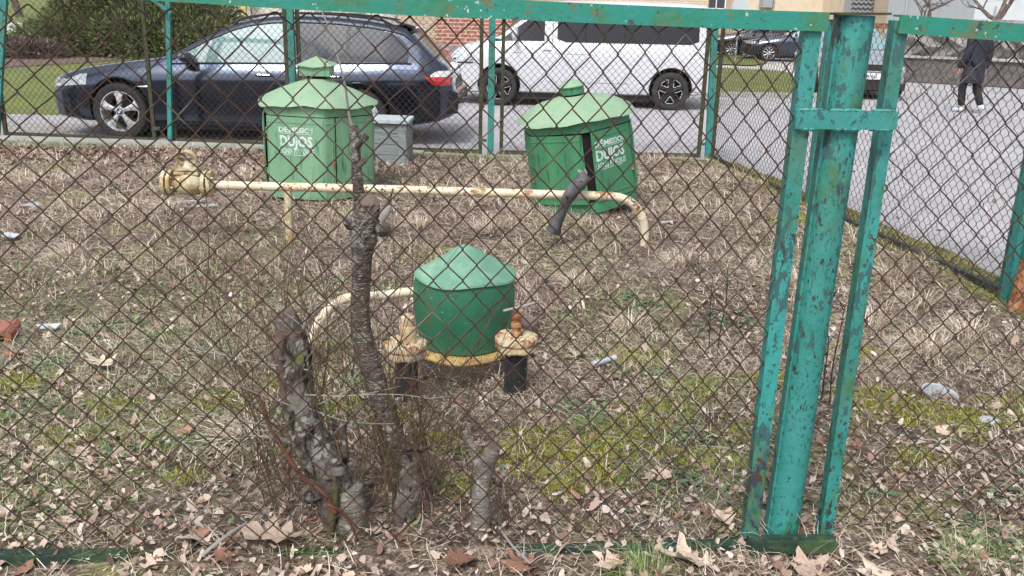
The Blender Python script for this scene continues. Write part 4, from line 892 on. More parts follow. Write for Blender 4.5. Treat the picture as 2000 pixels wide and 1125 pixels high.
sb = thing('pruned_shrub', 'tall thin shrub trunk cut off at pipe height with a slim branch above', 'shrub stump', at(790, 1060, YB))
limb([(772, 1080, 31), (785, 1020, 29), (795, 960, 26), (800, 915, 25), (806, 880, 22)], 'stub', M['bark'], sb, YB, 14, .06, 11)
b = MB(); rr = random.Random(5)
for k in range(9):
    a = 2*PI*k/9; c = at(808+20*math.cos(a), 880+5*math.sin(a), YB+.02*math.sin(a)); b.tube([c, c+Vector((rr.uniform(-.005, .005), 0, rr.uniform(.02, .06)))], [.010, .002], 5)
b.build('splinter', M['cut'], sb)
limb([(796, 905, 22), (778, 872, 23), (760, 830, 22), (745, 785, 22), (733, 740, 22), (720, 700, 23), (708, 660, 22), (703, 620, 20), (705, 570, 20), (706, 530, 20), (707, 495, 23), (709, 462, 27), (714, 432, 29), (718, 405, 26), (718, 398, 24)], 'trunk', M['bark_smooth'], sb, YB, 16, .05, 12)
disc(at(718, 398, YB-.014), (.05, -1.0, .75), .031, 'cut_face', M['cut'], sb, 5)
for (x, y, r) in [(684, 436, 13), (748, 448, 15), (700, 478, 16), (722, 470, 15), (760, 835, 14)]:
    c = at(x, y, YB-.02); b = MB(); b.lathe([(0, -1), (.6, -.8), (1, -.1), (.85, .55), (.3, .95), (0, 1)], 12); r_ = r*YB/FPX
    b.v = [(c.x+v[0]*r_*1.1, c.y+v[1]*r_, c.z+v[2]*r_*1.1) for v in b.v]; b.build('burl', M['bark'], sb, smooth=True)
limb([(702, 405, 11), (701, 380, 11), (698, 340, 10), (694, 300, 10), (694, 268, 11), (691, 245, 7)], 'branch', M['bark_smooth'], sb, YB+.02, 10, .08, 13)
limb([(694, 288, 7), (705, 275, 6), (717, 264, 6)], 'branch_stub', M['bark'], sb, YB+.01, 8, .1, 14)
limb([(696, 330, 6), (706, 318, 5), (712, 312, 5)], 'branch_stub', M['bark'], sb, YB+.01, 8, .1, 15)
limb([(690, 255, 3.5), (682, 225, 2.6), (676, 180, 2.4), (670, 150, 2.0), (658, 105, 1.8), (646, 65, 1.6), (632, 30, 1.4), (620, 5, 1.2), (612, -20, 1.2)], 'tall_twig', M['twig_grey'], sb, YB+.02, 6, .05, 16)
limb([(740, 425, 5), (752, 405, 4), (762, 385, 3), (768, 368, 2)], 'side_twig', M['bark'], sb, YB, 6, .1, 17)
limb([(745, 430, 8), (754, 415, 9), (762, 402, 4)], 'bark_flap', M['twig_grey'], sb, YB-.02, 6, .1, 17)
sc_ = thing('pruned_shrub', 'small forked grey shrub stump right of the two larger ones', 'shrub stump', at(945, 1050, YC))
limb([(938, 1075, 25), (938, 1020, 21), (938, 960, 18), (944, 915, 16)], 'trunk', M['bark_pale'], sc_, YC, 14, .05, 21)
limb([(940, 930, 11), (932, 895, 9), (920, 868, 7), (908, 842, 6)], 'fork', M['bark_pale'], sc_, YC, 10, .06, 22)
limb([(946, 940, 14), (953, 905, 14), (961, 885, 15), (966, 876, 13)], 'fork', M['bark_pale'], sc_, YC, 12, .08, 23)
disc(at(966, 874, YC), (.1, -.2, 1), .019, 'cut_face', M['cut'], sc_, 6)
limb([(975, 1040, 8), (978, 990, 7), (970, 950, 5), (985, 930, 3)], 'shoot', M['bark'], sc_, YC+.03, 7, .1, 24)
# suckers
rs = random.Random(12)
for i in range(60):
    par = sa if i % 2 else sb; x = rs.uniform(530, 700) if i % 2 else rs.uniform(710, 870); y = rs.uniform(900, 1050); Y = rs.uniform(2.32, 2.62)
    mt = M['twig_red'] if i % 9 == 0 else rs.choice([M['twig'], M['twig'], M['twig_olive']])
    shoot(par, at(x, y, Y), (rs.uniform(-.55, .45), rs.uniform(-.05, .15), 1), rs.uniform(.25, .8), rs.uniform(.0016, .0034), mt, 100+i, .13, .02, rs.randint(2, 5))
for i in range(44):   # leafy-thin olive suckers from the knob around the splintered stub
    x, y = rs.uniform(740, 830), rs.uniform(840, 960)
    shoot(sb, at(x, y, YB-.02), (rs.uniform(-.8, .9), rs.uniform(-.25, .15), rs.uniform(.3, 1)), rs.uniform(.15, .42), rs.uniform(.0013, .0022), M['twig_olive'] if i % 3 else M['twig'], 200+i, .16, .03, 2)
for i in range(36):
    shoot(sa, at(rs.uniform(540, 640), rs.uniform(640, 900), YA-.03), (rs.uniform(-1.2, .5), rs.uniform(-.2, .1), rs.uniform(-.1, 1.0)), rs.uniform(.15, .50), rs.uniform(.0013, .0026), rs.choice([M['twig'], M['twig_grey'], M['twig']]), 300+i, .17, .02, 3)
for i in range(8):
    shoot(sc_, at(rs.uniform(910, 1000), rs.uniform(950, 1050), YC+.02), (rs.uniform(-.5, .6), 0, 1), rs.uniform(.15, .45), .0016, M['twig'], 400+i, .12, .02, 3)
for i in range(24):   # tall thin suckers rising left of and around the thin trunk
    par = sa if i % 2 else sb
    shoot(par, at(rs.uniform(500, 760), rs.uniform(860, 1040), rs.uniform(2.34, 2.7)), (rs.uniform(-.35, .3), 0, 1), rs.uniform(.6, 1.05), rs.uniform(.0014, .0024), M['twig'] if i % 4 else M['twig_red'], 600+i, .10, .02, 5)
# separate stalks and fallen sticks
def stalk(P, Y, r, m, name, label, cat, twigs=0, seed=0):
    W = [at(x, y, Y if len(rest) == 0 else rest[0]) for x, y, *rest in P]; S = spline([tuple(w) for w in W], 5)
    b = MB(); n = len(S); b.tube(S, [r*(1-.5*i/n) for i in range(n)], 5); rr = random.Random(seed)
    for k in range(twigs):
        q = Vector(S[rr.randint(3, n-1)]); dd = Vector((rr.uniform(-1, 1), rr.uniform(-.3, .3), rr.uniform(.1, 1))).normalized()*rr.uniform(.03, .09); b.tube([q, q+dd*.5+Vector((0, 0, .004)), q+dd], [r*.5, r*.4, r*.2], 4)
    return tag(b.build(name, m, smooth=True), label, cat)
stalk([(395, 620), (402, 560), (408, 500), (405, 440), (403, 385)], 3.9, .0035, M['twig'], 'dead_stalk', 'tall dead stalk with dark seed heads in front of the pipe valve', 'stalk', 14, 1)
stalk([(300, 600), (305, 560), (300, 520), (302, 470)], 4.2, .0025, M['twig'], 'dead_stalk', 'thin dead stalk left of the pipe valve, below it', 'stalk', 7, 2)
stalk([(1400, 700), (1408, 640), (1418, 590), (1422, 520)], 3.9, .0035, M['bitumen'], 'dead_stalk', 'black dead stalk at mid height left of the leaning posts, right one of the pair', 'stalk', 12, 3)
stalk([(1385, 680), (1386, 640), (1388, 590), (1392, 540)], 3.9, .003, M['bitumen'], 'dead_stalk', 'black dead stalk left of the leaning posts, left one of the pair', 'stalk', 12, 4)
stalk([(1605, 780), (1612, 720), (1618, 660), (1605, 600)], 3.3, .0035, M['bitumen'], 'dead_stalk', 'black dead stalk seen in the gap right of the round post', 'stalk', 16, 5)
stalk([(1620, 790), (1626, 720), (1640, 650), (1650, 600)], 3.2, .003, M['bitumen'], 'dead_stalk', 'black dead stalk beside the right angle bar, right of the gap one', 'stalk', 14, 6)
stalk([(1040, 905), (1060, 850), (1085, 790), (1105, 745)], 2.8, .0022, M['twig'], 'dead_stalk', 'thin slanting brown stalk right of the flanged vent', 'stalk', 3, 7)
stalk([(860, 790, 2.85), (845, 760, 2.8), (815, 742, 2.75), (775, 738, 2.75), (735, 745, 2.78)], 2.8, .0035, M['twig_grey'], 'dry_grass_stalk', 'pale bent dry stem arching in front of the left flanged vent', 'stem', 0, 7)
stalk([(395, 1085, 2.1), (430, 1055, 2.12), (475, 1025, 2.2), (520, 1000, 2.3)], 2.2, .005, M['twig_grey'], 'fallen_stick', 'grey stick leaning over the bottom rail at left', 'stick', 2, 8)
stalk([(975, 1030, 2.35), (1000, 1065, 2.2), (1035, 1100, 2.1)], 2.2, .0045, M['twig_grey'], 'fallen_stick', 'grey stick leaning over the bottom rail below the small stump', 'stick', 2, 9)
stalk([(505, 600), (560, 604), (620, 598), (700, 594), (735, 575)], 2.56, .003, M['twig_grey'], 'hanging_twig', 'grey horizontal twig caught behind the thick trunk top', 'twig', 8, 10)
for i in range(9):
    x = rs.uniform(30, 1900); y = rs.uniform(760, 1030); q = gnd(x, y, .012); a = rs.uniform(-.8, .8); ln = rs.uniform(.05, .13)
    b = MB(); b.tube([q+Vector((-ln*math.cos(a), -ln*math.sin(a), 0)), q+Vector((0, 0, .012)), q+Vector((ln*math.cos(a), ln*math.sin(a), .004))], [.003, .003, .0018], 5)
    tag(b.build('fallen_stick', M['twig_grey'], smooth=True), 'short grey stick lying on the leaf litter', 'stick', 'short sticks on the leaf litter')

# ------------------------------------------------------------------ rubbish
def brickobj(px_, py_, rz, label, s=1.0, bm_='brick_hole'):
    q = gnd(px_, py_, 0); t = thing('perforated_brick', label, 'brick', (q.x, q.y, .0)); ORG[t.name] = Vector((0, 0, 0)); t.rotation_euler = (0, 0, rz)
    b = MB(); w, d, h = .12*s, .24*s, .10*s
    n = 14; ring = [(math.cos(2*PI*k/n)*.016, math.sin(2*PI*k/n)*.016) for k in range(n)]
    # front face with a round hole: fan of quads between rectangle and hole
    rect = []
    for k in range(n):
        a = 2*PI*k/n; c, s_ = math.cos(a), math.sin(a); f = min(w/2/max(abs(c), 1e-6), h/2/max(abs(s_), 1e-6)); rect.append((c*f, s_*f))
    vs = [(x, -d/2, z+h/2) for x, z in rect]+[(x, -d/2, z+h/2) for x, z in ring]+[(x, d/2-.02, z+h/2) for x, z in ring]+[(x, d/2, z+h/2) for x, z in rect]
    fs = [(k, (k+1) % n, n+(k+1) % n, n+k) for k in range(n)]+[(n+k, n+(k+1) % n, 2*n+(k+1) % n, 2*n+k) for k in range(n)]+[tuple(2*n+k for k in range(n))]+[(k, 3*n+k, 3*n+(k+1) % n, (k+1) % n) for k in range(n)]+[tuple(3*n+k for k in range(n))]
    b.add(vs, fs); b.build('brick_body', M[bm_], t)
    b = MB(); b.lathe([(.0155, -d/2+.004), (.0155, d/2-.03), (0, d/2-.03)], 14, c=(0, 0, h/2), axis='y'); b.build('core_hole', M['dark_gap'], t)
    return t
brickobj(14, 664, .25, 'red brick with a round hole at the left edge of the picture', .72)
brickobj(1030, 650, -.3, 'dull brick with a round hole behind the right flanged vent', .62, 'brick_dull')
brickobj(26, 700, 1.2, 'broken red brick half buried below the one at the left edge', .3)
# plastic bowl
q = gnd(1828, 783, .01); bw = MB(); bw.lathe([(0, .0), (.055, .0), (.062, .004), (.073, .032), (.078, .034), (.078, .037), (.07, .034), (.056, .008), (0, .006)], 24)
R_ = Euler((rd(16), rd(10), 0)).to_matrix(); bw.v = [tuple(R_ @ Vector((v[0]*1.0, v[1]*.72, v[2]))+q+Vector((0, 0, .01))) for v in bw.v]
tag(bw.build('plastic_bowl', M['plastic_white'], smooth=True), 'crumpled white plastic bowl lying in the grass right of the leaning posts', 'bowl')
q = gnd(1180, 706, .018); tb = thing('plastic_tube', 'pale lilac plastic tube lying in the grass right of the green drum', 'tube', q)
b = MB(); b.tube([q+Vector((-.045, -.03, 0)), q+Vector((.045, .035, .004))], .0115, 12); b.build('tube', M['plastic_white'], tb, smooth=True)
b = MB(); b.tube([q+Vector((-.052, -.035, 0)), q+Vector((-.043, -.0285, 0))], .014, 12); b.tube([q+Vector((.043, .0335, .004)), q+Vector((.053, .041, .004))], .0135, 12); b.build('cap', M['plastic_pink'], tb, smooth=True)
for k, (ax, ay, bx, by, lb) in enumerate([(292, 400, 395, 391, 'white plastic strip lying under the valve, upper one'), (300, 408, 425, 400, 'white plastic strip lying under the valve, lower one')]):
    a_, c_ = gnd(ax, ay, .03), gnd(bx, by, .05); b = MB(); b.bar(a_, c_, .03, .012, up=(0, 0, 1)); tag(b.build('plastic_strip', M['plastic_white']), lb, 'plastic strip')
for (x, y, s, lb) in [(60, 402, .07, 'crumpled white plastic scrap at the far left of the plot'), (20, 462, .06, 'small white scrap at the left edge of the plot'), (645, 465, .0, ''), (1305, 437, .05, 'flat white scrap right of the pipe bend'), (1530, 818, .0, ''), (95, 640, .055, 'white chip of plastic beside the brick at left'), (1930, 828, .045, 'white paper scrap at the right near the moss')]:
    if s == 0: continue
    q = gnd(x, y, .02); b = MB(); rr = random.Random(x); n = 9
    vs = [q+Vector((0, 0, .02))]+[q+Vector((math.cos(2*PI*k/n)*s*rr.uniform(.6, 1.3), math.sin(2*PI*k/n)*s*rr.uniform(.4, .8), rr.uniform(0, .025))) for k in range(n)]
    vs += [v-Vector((0, 0, .006)) for v in vs]
    b.add(vs, [(0, 1+k, 1+(k+1) % n) for k in range(n)]+[(n+1, n+2+(k+1) % n, n+2+k) for k in range(n)]+[(1+k, n+2+k, n+2+(k+1) % n, 1+(k+1) % n) for k in range(n)])
    tag(b.build('plastic_scrap', M['plastic_white']), lb, 'litter')
# ------------------------------------------------------------------ vehicles (local frame: x from nose to tail, y to the near side negative, z up)
class Car:
    def __init__(s, sp): s.__dict__.update(sp)
    def top(s, x): return lerpt(s.ztop, x)
    def belt(s, x): return min(lerpt(s.zbelt, x), s.top(x)-.04)
    def bot(s, x): return lerpt(s.zbot, x)
    def W(s, x): return lerpt(s.w, x)
    def sect(s, x):
        zb, zl, zt, W = s.bot(x), s.belt(x), s.top(x), s.W(x); h = zt-zl; H = zl-zb
        P = [(0, zb), (W*.5, zb), (W*.88, zb+.004), (W*.955, zb+.03), ]+[(W*f, zb+g*H) for f, g in s.prof]+[(W*.925, zl)]
        y1 = W*.925-s.tumble*max(h-.1, 0)-.03; zz = zt-min(s.edge, .5*h)
        for f in (.12, .35, .6, .85): P.append((W*.925+(y1-W*.925)*f, zl+(zz-zl)*f))
        P.append((y1, zz)); e = zt-zz; P += [(y1-.035, zz+e*.42), (y1*.86, zz+e*.66), (y1*.6, zz+e*.87), (y1*.3, zz+e*.97), (0, zt)]
        return P
    def side(s, x, z):
        P = s.sect(x)[3:18]
        for (a, p), (b_, q) in zip(P, P[1:]):
            if p <= z <= q: return a+(b_-a)*(z-p)/max(q-p, 1e-6)
        return P[-1][0] if z > P[-1][1] else P[0][0]
    def over(s, x, y):
        P = s.sect(x)[17:]; y = abs(y)
        for (a, p), (b_, q) in zip(P, P[1:]):
            if b_ <= y <= a: return p+(q-p)*(a-y)/max(a-b_, 1e-6)
        return P[0][1]
def car_patch(c, xs, lo, hi, m, name, par, side=-1, off=.006, nz=6, dx=0.0, thick=0):
    b = MB(); n = len(xs); rows = []
    for x in xs:
        a, e = lo(x), hi(x); e = max(e, a+.003)
        rows.append([(x+dx, side*(c.side(x, a+(e-a)*k/nz)+off), a+(e-a)*k/nz) for k in range(nz+1)])
    vs = [p for r in rows for p in r]
    b.add(vs, [(i*(nz+1)+k, (i+1)*(nz+1)+k, (i+1)*(nz+1)+k+1, i*(nz+1)+k+1) for i in range(n-1) for k in range(nz)])
    return b.build(name, m, par, smooth=True, world=False)
def top_patch(c, xs, yf, m, name, par, off=.006, ny=12):
    b = MB(); n = len(xs)
    vs = [(x-off*.7, y, c.over(x, y)+off) for x in xs for y in [(-1+2*k/ny)*yf(x) for k in range(ny+1)]]
    b.add(vs, [(i*(ny+1)+k, (i+1)*(ny+1)+k, (i+1)*(ny+1)+k+1, i*(ny+1)+k+1) for i in range(n-1) for k in range(ny)])
    return b.build(name, m, par, smooth=True, world=False)
def lin(a, b, n): return [a+(b-a)*i/n for i in range(n+1)]
def wheel(par, x, y, R, rim, style, paint, detail=True):
    s = 1 if y > 0 else -1; w = .215
    hub = MB(); hub.lathe([(0, .0), (rim*.5, 0), (rim*.5, .02), (0, .02)], 20, axis='y'); hub.v = [(x+v[0], y-s*.09+v[1], R+v[2]) for v in hub.v]
    wo = hub.build('wheel', M['trim'], par, world=False)
    t = MB(); pr = [(rim*.98, -w*.44), (rim*1.10, -w*.49), ((rim+R)/2+.02, -w*.5), (R*.965, -w*.46), (R*.995, -w*.36), (R, 0), (R*.995, w*.36), (R*.965, w*.46), ((rim+R)/2+.02, w*.5), (rim*1.10, w*.49), (rim*.98, w*.44)]
    t.lathe(pr, 48 if detail else 24, axis='y')
    if detail:
        for k in (-.055, 0, .055): t.lathe([(R+.001, k-.006), (R+.0015, k), (R+.001, k+.006)], 48, axis='y')
    t.v = [(x+v[0], y+v[1], R+v[2]) for v in t.v]; t.build('tyre', M['tyre'], wo, smooth=True, world=False)
    r = MB(); f = s*w*.45
    r.lathe([(rim*.99, f), (rim*1.0, f+s*.004), (rim*.955, f+s*.004), (rim*.93, f-s*.012), (rim*.90, f-s*.10), (rim*.86, -f)], 40, axis='y')
    n = 5 if style != 'multi' else 9
    for k in range(n):
        a = 2*PI*k/n+(PI/2 if style == 'star' else PI/2)
        def Q(rr, da, yy): return (rr*math.cos(a+da), yy, rr*math.sin(a+da))
        if style == 'star':
            prof = [(.18, .46, -.010), (.45, .25, -.004), (.72, .22, -.010), (.95, .30, -.016)]
        elif style == 'petal': prof = [(.15, .30, -.01), (.45, .10, -.01), (.95, .16, -.016)]
        else: prof = [(.18, .2, -.01), (.95, .10, -.014)]
        vs = []
        for (fr_, wa, dy) in prof:
            vs += [Q(rim*fr_, -wa, f+s*dy), Q(rim*fr_, -wa*.35, f+s*(dy+.006)), Q(rim*fr_, wa*.35, f+s*(dy+.006)), Q(rim*fr_, wa, f+s*dy), Q(rim*fr_, wa, f+s*(dy-.03)), Q(rim*fr_, -wa, f+s*(dy-.03))]
        m_ = len(prof); fs = [(i*6+j, i*6+(j+1) % 6, (i+1)*6+(j+1) % 6, (i+1)*6+j) for i in range(m_-1) for j in range(6)]+[tuple(range(6)), tuple((m_-1)*6+j for j in range(6))]
        r.add(vs, fs)
    r.lathe([(rim*.24, f-s*.02), (rim*.22, f-s*.002), (rim*.12, f+s*.002), (0, f+s*.002)], 24, axis='y')
    r.v = [(x+v[0], y+v[1], R+v[2]) for v in r.v]; ro = r.build('rim', paint, wo, smooth=True, world=False)
    if style == 'petal':
        q = MB()
        for k in range(5):
            a = 2*PI*(k+.5)/5+PI/2
            def Q(rr, da): return (x+rim*rr*math.cos(a+da), y+f+s*.0, R+rim*rr*math.sin(a+da))
            q.tube([Q(.36, -.05), Q(.62, -.30), Q(.86, -.40), Q(.92, -.25), Q(.92, .25), Q(.86, .40), Q(.62, .30), Q(.36, .05), Q(.36, -.05)], .0075, 5)
        q.build('rim_edge', M['alloy'], wo, smooth=True, world=False)
    if detail and style == 'star':
        q = MB(); yy = y+f+s*.004
        q.cur = 0; q.lathe([(0, 0), (.036, 0)], 20, axis='y', c=(x, yy, R)); 
        q.cur = 1
        for k in (0, 2): q.lathe([(0, s*.001), (.023, s*.001)], 6, axis='y', c=(x, yy, R), a0=PI/2*k, a1=PI/2*(k+1))
        q.cur = 2
        for k in (1, 3): q.lathe([(0, s*.001), (.023, s*.001)], 6, axis='y', c=(x, yy, R), a0=PI/2*k, a1=PI/2*(k+1))
        q.build('hub_badge', [M['trim'], M['plate'], M['badge_blue']], wo, world=False)
        q = MB()
        for k in range(5): a = 2*PI*(k+.5)/5+PI/2; q.lathe([(.011, s*.004), (0, s*.004)], 8, axis='y', c=(x+.062*math.cos(a), yy-s*.004, R+.062*math.sin(a)))
        q.build('wheel_bolt', M['trim'], wo, world=False)
    return wo
M['badge_blue'] = mat('badge_blue', (.02, .12, .4), .4)
def build_body(c, par, paint, nx=70, arches=True):
    xs = sorted(set([round(x, 4) for x in lin(0, c.L, nx)]+[round(p[0], 4) for p in c.ztop+c.w]))
    ys = []; b = MB(); rings = []
    for x in xs:
        P = c.sect(x); ring = [(x, -y, z) for y, z in P]+[(x, y, z) for y, z in P[::-1][1:-1]]; rings.append(ring)
    n = len(rings[0]); vs = [p for r in rings for p in r]
    fs = [(i*n+k, i*n+(k+1) % n, (i+1)*n+(k+1) % n, (i+1)*n+k) for i in range(len(xs)-1) for k in range(n)]+[tuple(range(n)), tuple((len(xs)-1)*n+k for k in range(n))[::-1]]
    b.add(vs, fs); o = b.build('body', paint, par, smooth=False, world=False)
    if arches:
        cut = MB()
        for wx in c.wheels:
            for s in (-1, 1):
                m_ = MB(); m_.lathe([(0, 0), (c.ar, 0), (c.ar, .7), (0, .7)], 40, axis='y'); cut.add([(wx+v[0], s*(.55+v[1]) if s > 0 else -(.55+v[1]), c.R+.015+v[2]) for v in m_.v], m_.f)
        co = cut.build('cutter', paint, None); bm = bmesh.new(); bm.from_mesh(co.data); bmesh.ops.remove_doubles(bm, verts=bm.verts, dist=1e-5); bmesh.ops.recalc_face_normals(bm, faces=bm.faces); bm.to_mesh(co.data); bm.free()
        co.matrix_world = par.matrix_world
        bpy.context.view_layer.update(); co.matrix_world = o.matrix_world.copy()
        md = o.modifiers.new('b', 'BOOLEAN'); md.object = co; md.operation = 'DIFFERENCE'; md.solver = 'EXACT'
        dg = bpy.context.evaluated_depsgraph_get(); dg.update(); me = bpy.data.meshes.new_from_object(o.evaluated_get(dg)); o.modifiers.clear(); o.data = me; bpy.data.objects.remove(co)
        me.name = 'body'
    me = o.data; me.polygons.foreach_set('use_smooth', [True]*len(me.polygons)); me.set_sharp_from_angle(angle=math.radians(32))
    if arches:
        for wx in c.wheels:
            for s in (-1, 1):
                m_ = MB(); m_.lathe([(c.ar-.012, .02), (c.ar-.012, .33)], 36, axis='y', a0=-.35, a1=PI+.35); m_.lathe([(0, .02), (c.ar, .02)], 36, axis='y')
                m_.v = [(wx+v[0], s*(.54+v[1]), c.R+.015+v[2]) for v in m_.v]; m_.build('wheel_well', M['trim'], par, smooth=True, world=False)
                e = MB(); W = lambda x: c.W(x)
                pts = []
                for k in range(25):
                    a = -.05+(PI+.1)*k/24; X = wx+(c.ar+.003)*math.cos(a); Z = c.R+.015+(c.ar+.003)*math.sin(a)
                    pts.append((X, s*(c.side(X, max(Z, c.bot(X)+.03))+.001), Z))
                e.tube(pts, .010, 5); e.build('arch_lip', paint if c.lip else M['trim'], par, smooth=True, world=False)
    return o
def seam(c, pts, par, side=-1, r=.0035, m=None, off=.001):
    b = MB(); b.tube([(x, side*(c.side(x, z)+off), z) for x, z in pts], r, 4); return b.build('panel_gap', m or M['trim'], par, world=False)
def zoff(c, x, up): return c.top(x)-min(c.edge, .5*(c.top(x)-c.belt(x)))-up

# ---- estate car
PROF_CAR = [(.962, .13), (.968, .22), (.982, .42), (.992, .58), (.999, .72), (1.0, .79), (.978, .87), (.95, .95)]
PROF_VAN = [(.975, .13), (.985, .22), (.998, .42), (1, .58), (.997, .72), (.992, .80), (.975, .89), (.95, .96)]
E = Car(dict(prof=PROF_CAR, L=4.90, tumble=.36, edge=.07, lip=True, R=.325, ar=.372, wheels=(.95, 3.79),
    ztop=[(0, .56), (.03, .64), (.10, .70), (.25, .76), (.55, .825), (.95, .885), (1.40, .945), (1.55, .985), (1.75, 1.10), (2.0, 1.23), (2.3, 1.355), (2.5, 1.41), (2.75, 1.445), (3.1, 1.46), (3.5, 1.452), (3.9, 1.42), (4.2, 1.375), (4.32, 1.34), (4.45, 1.235), (4.6, 1.09), (4.72, .98), (4.80, .93), (4.86, .80), (4.9, .6)],
    zbelt=[(0, .52), (.1, .60), (.5, .74), (1.0, .82), (1.5, .865), (2.2, .885), (3.2, .905), (4.2, .93), (4.6, .93), (4.9, .8)],
    zbot=[(0, .27), (.1, .22), (.5, .19), (1.2, .20), (3.4, .20), (4.3, .22), (4.7, .28), (4.86, .34), (4.9, .38)],
    w=[(0, .50), (.03, .60), (.1, .70), (.22, .78), (.45, .855), (.8, .905), (1.2, .92), (2.5, .925), (3.6, .925), (4.1, .91), (4.5, .875), (4.72, .82), (4.85, .70), (4.9, .60)]))
ex, ey = -5.53, 11.50
ec = thing('estate_car', 'dark navy estate car with silver five-spoke wheels parked parallel to the far fence', 'car', (ex, ey, -.03), rz=rd(-.6), rot=(rd(0), 0, rd(-1.0)))
ec.scale = (.985, 1, 1)
build_body(E, ec, M['paint_navy'], 90)
for (name, xa, xb, mt, zs) in [('window', 1.72, 2.93, M['glass_cyan'], 0), ('window', 3.0, 3.63, M['glass_tint'], 0), ('window', 3.68, 4.36, M['glass_tint'], 1)]:
    for s in (-1, 1):
        xs = lin(xa, xb, 16); hi = lambda x: zoff(E, x, .035)-(0 if not zs else .10*max(0, (x-4.05)/.31)**2); lo = lambda x: E.belt(x)+.022+(0 if not zs else .10*max(0, (x-4.2)/.16)**3*0)
        w = car_patch(E, xs, lo, lambda x: max(hi(x), lo(x)+.004), mt if s < 0 else M['glass_tint'], name, ec, side=s, off=.004, nz=6)
        tag(w, None)
# black window surround, seen as a thin rim
for s in (-1, 1):
    xs = lin(1.60, 4.44, 40); b = MB(); b.tube([(x, s*(E.side(x, zoff(E, x, .020))+.003), zoff(E, x, .022)) for x in xs], .011, 6); b.build('window_trim', M['trim'], ec, smooth=True, world=False)
    b = MB(); b.tube([(x, s*(E.side(x, E.belt(x)+.008)+.003), E.belt(x)+.010) for x in lin(1.55, 4.40, 20)], .009, 5); b.build('waist_trim', M['trim'], ec, smooth=True, world=False)
    b = MB(); b.tube([(x, s*(E.side(x, zoff(E, x, 0))-.075), E.over(x, E.side(x, zoff(E, x, 0))-.075)+(.035 if 2.35 < x < 4.15 else .0)) for x in [2.28, 2.36]+lin(2.5, 4.05, 14)+[4.16, 4.24]], .014, 7); b.build('roof_rail', M['trim'], ec, smooth=True, world=False)
    P = [(2.98, E.belt(2.98)), (2.975, .62), (2.96, .3)]; seam(E, [(1.66, .86), (1.58, .78), (1.56, .6), (1.60, .36), (1.66, .24)], ec, s); seam(E, [(2.92, .9), (2.93, .6), (2.90, .24)], ec, s)
    seam(E, [(3.66, .91), (3.60, .78), (3.52, .62), (3.42, .50), (3.38, .35), (3.36, .24)], ec, s); seam(E, [(1.6, .245), (2.4, .245), (3.36, .245)], ec, s)
    seam(E, [(.27, .72), (.50, .60), (.47, .55)], ec, s)
    seam(E, [(.46, .535), (.30, .525), (.12, .52)], ec, s)
    for hx in (2.70, 3.50):
        b = MB(); z = .775; b.tube([(hx-.10, s*(E.side(hx, z)+.006), z), (hx-.07, s*(E.side(hx, z)+.028), z+.003), (hx+.07, s*(E.side(hx, z)+.028), z+.003), (hx+.10, s*(E.side(hx, z)+.006), z)], .012, 8); b.build('door_handle', M['paint_navy'], ec, smooth=True, world=False)
        b = MB(); b.tube([(hx-.075, s*(E.side(hx, z)+.033), z+.010), (hx+.075, s*(E.side(hx, z)+.033), z+.010)], .0045, 6); b.build('handle_strip', M['chrome'], ec, smooth=True, world=False)
    car_patch(E, lin(.05, .58, 12), lambda x: .565+.10*x-.02*max(0, 1-x/.1), lambda x: min(.60+.10*x+.10-.05*abs(x-.2), E.belt(x)-.004) if x > .1 else .645+.3*x, M['lamp_clear'], 'headlight', ec, side=s, off=.007, nz=4, dx=-.004)
    for hx in (.14, .25):
        b = MB(); b.lathe([(0, .0), (.036, .0), (.040, .006), (.044, .004)], 18, axis='y', c=(hx, s*(E.side(hx, .63)+.008), .63))
        b.build('lamp_ring', M['chrome'], ec, smooth=True, world=False)
    tl = lambda x: .70; th = lambda x: .905-.03*max(0, (4.62-x)/.2)
    car_patch(E, lin(4.50, 4.86, 10), lambda x: max(.70, .845-(x-4.50)*.9), lambda x: .80+.0*x, M['lamp_red'], 'tail_light', ec, side=s, off=.007, nz=4)
    car_patch(E, lin(4.62, 4.85, 8), lambda x: .80, lambda x: min(.865, .81+(x-4.60)*.6), M['lamp_white'], 'indicator_lens', ec, side=s, off=.007, nz=3)
    b = MB(); b.tube([(1.20, s*(E.side(1.25, .615)+.004), .615), (1.30, s*(E.side(1.3, .617)+.008), .617), (1.34, s*(E.side(1.34, .617)+.004), .617)], [.006, .011, .006], 6); b.build('side_marker', M['lamp_white'], ec, smooth=True, world=False)
    for a_, c_ in ((2.925, 3.005), (3.625, 3.685)): car_patch(E, lin(a_, c_, 2), lambda x: E.belt(x)+.02, lambda x: zoff(E, x, .03), M['trim'], 'pillar', ec, side=s, off=.0035)
    # mirror
    b = MB(); mx, mz = 1.80, .955; y0 = s*(E.side(mx, .90)+.03)
    b.lathe([(0, -1), (.55, -.85), (.92, -.35), (1, .2), (.8, .8), (.5, 1), (0, 1)], 16, axis='y'); b.v = [(mx+v[0]*.085+abs(v[1])*.02, y0+s*.075+v[1]*.10, mz+v[2]*.065) for v in b.v]
    mo = b.build('mirror', M['paint_navy'], ec, smooth=True, world=False)
    b = MB(); b.bar((mx+.02, s*(E.side(mx, .9)-.01), .895), (mx, y0+s*.06, .915), .08, .03); b.build('mirror_foot', M['trim'], mo, world=False)
    b = MB(); b.box((2.4, s*(E.side(2.4, .22)+.002), .215), (1.75, .03, .045)); b.build('sill_strip', M['paint_navy'], ec, world=False)
    wheel(ec, .95, s*.80, .325, .232, 'star', M['alloy']); wheel(ec, 3.79, s*.80, .325, .232, 'star', M['alloy'])
top_patch(E, lin(1.50, 2.38, 14), lambda x: (E.sect(x)[17][0])*.93, M['glass_tint'], 'windscreen', ec)
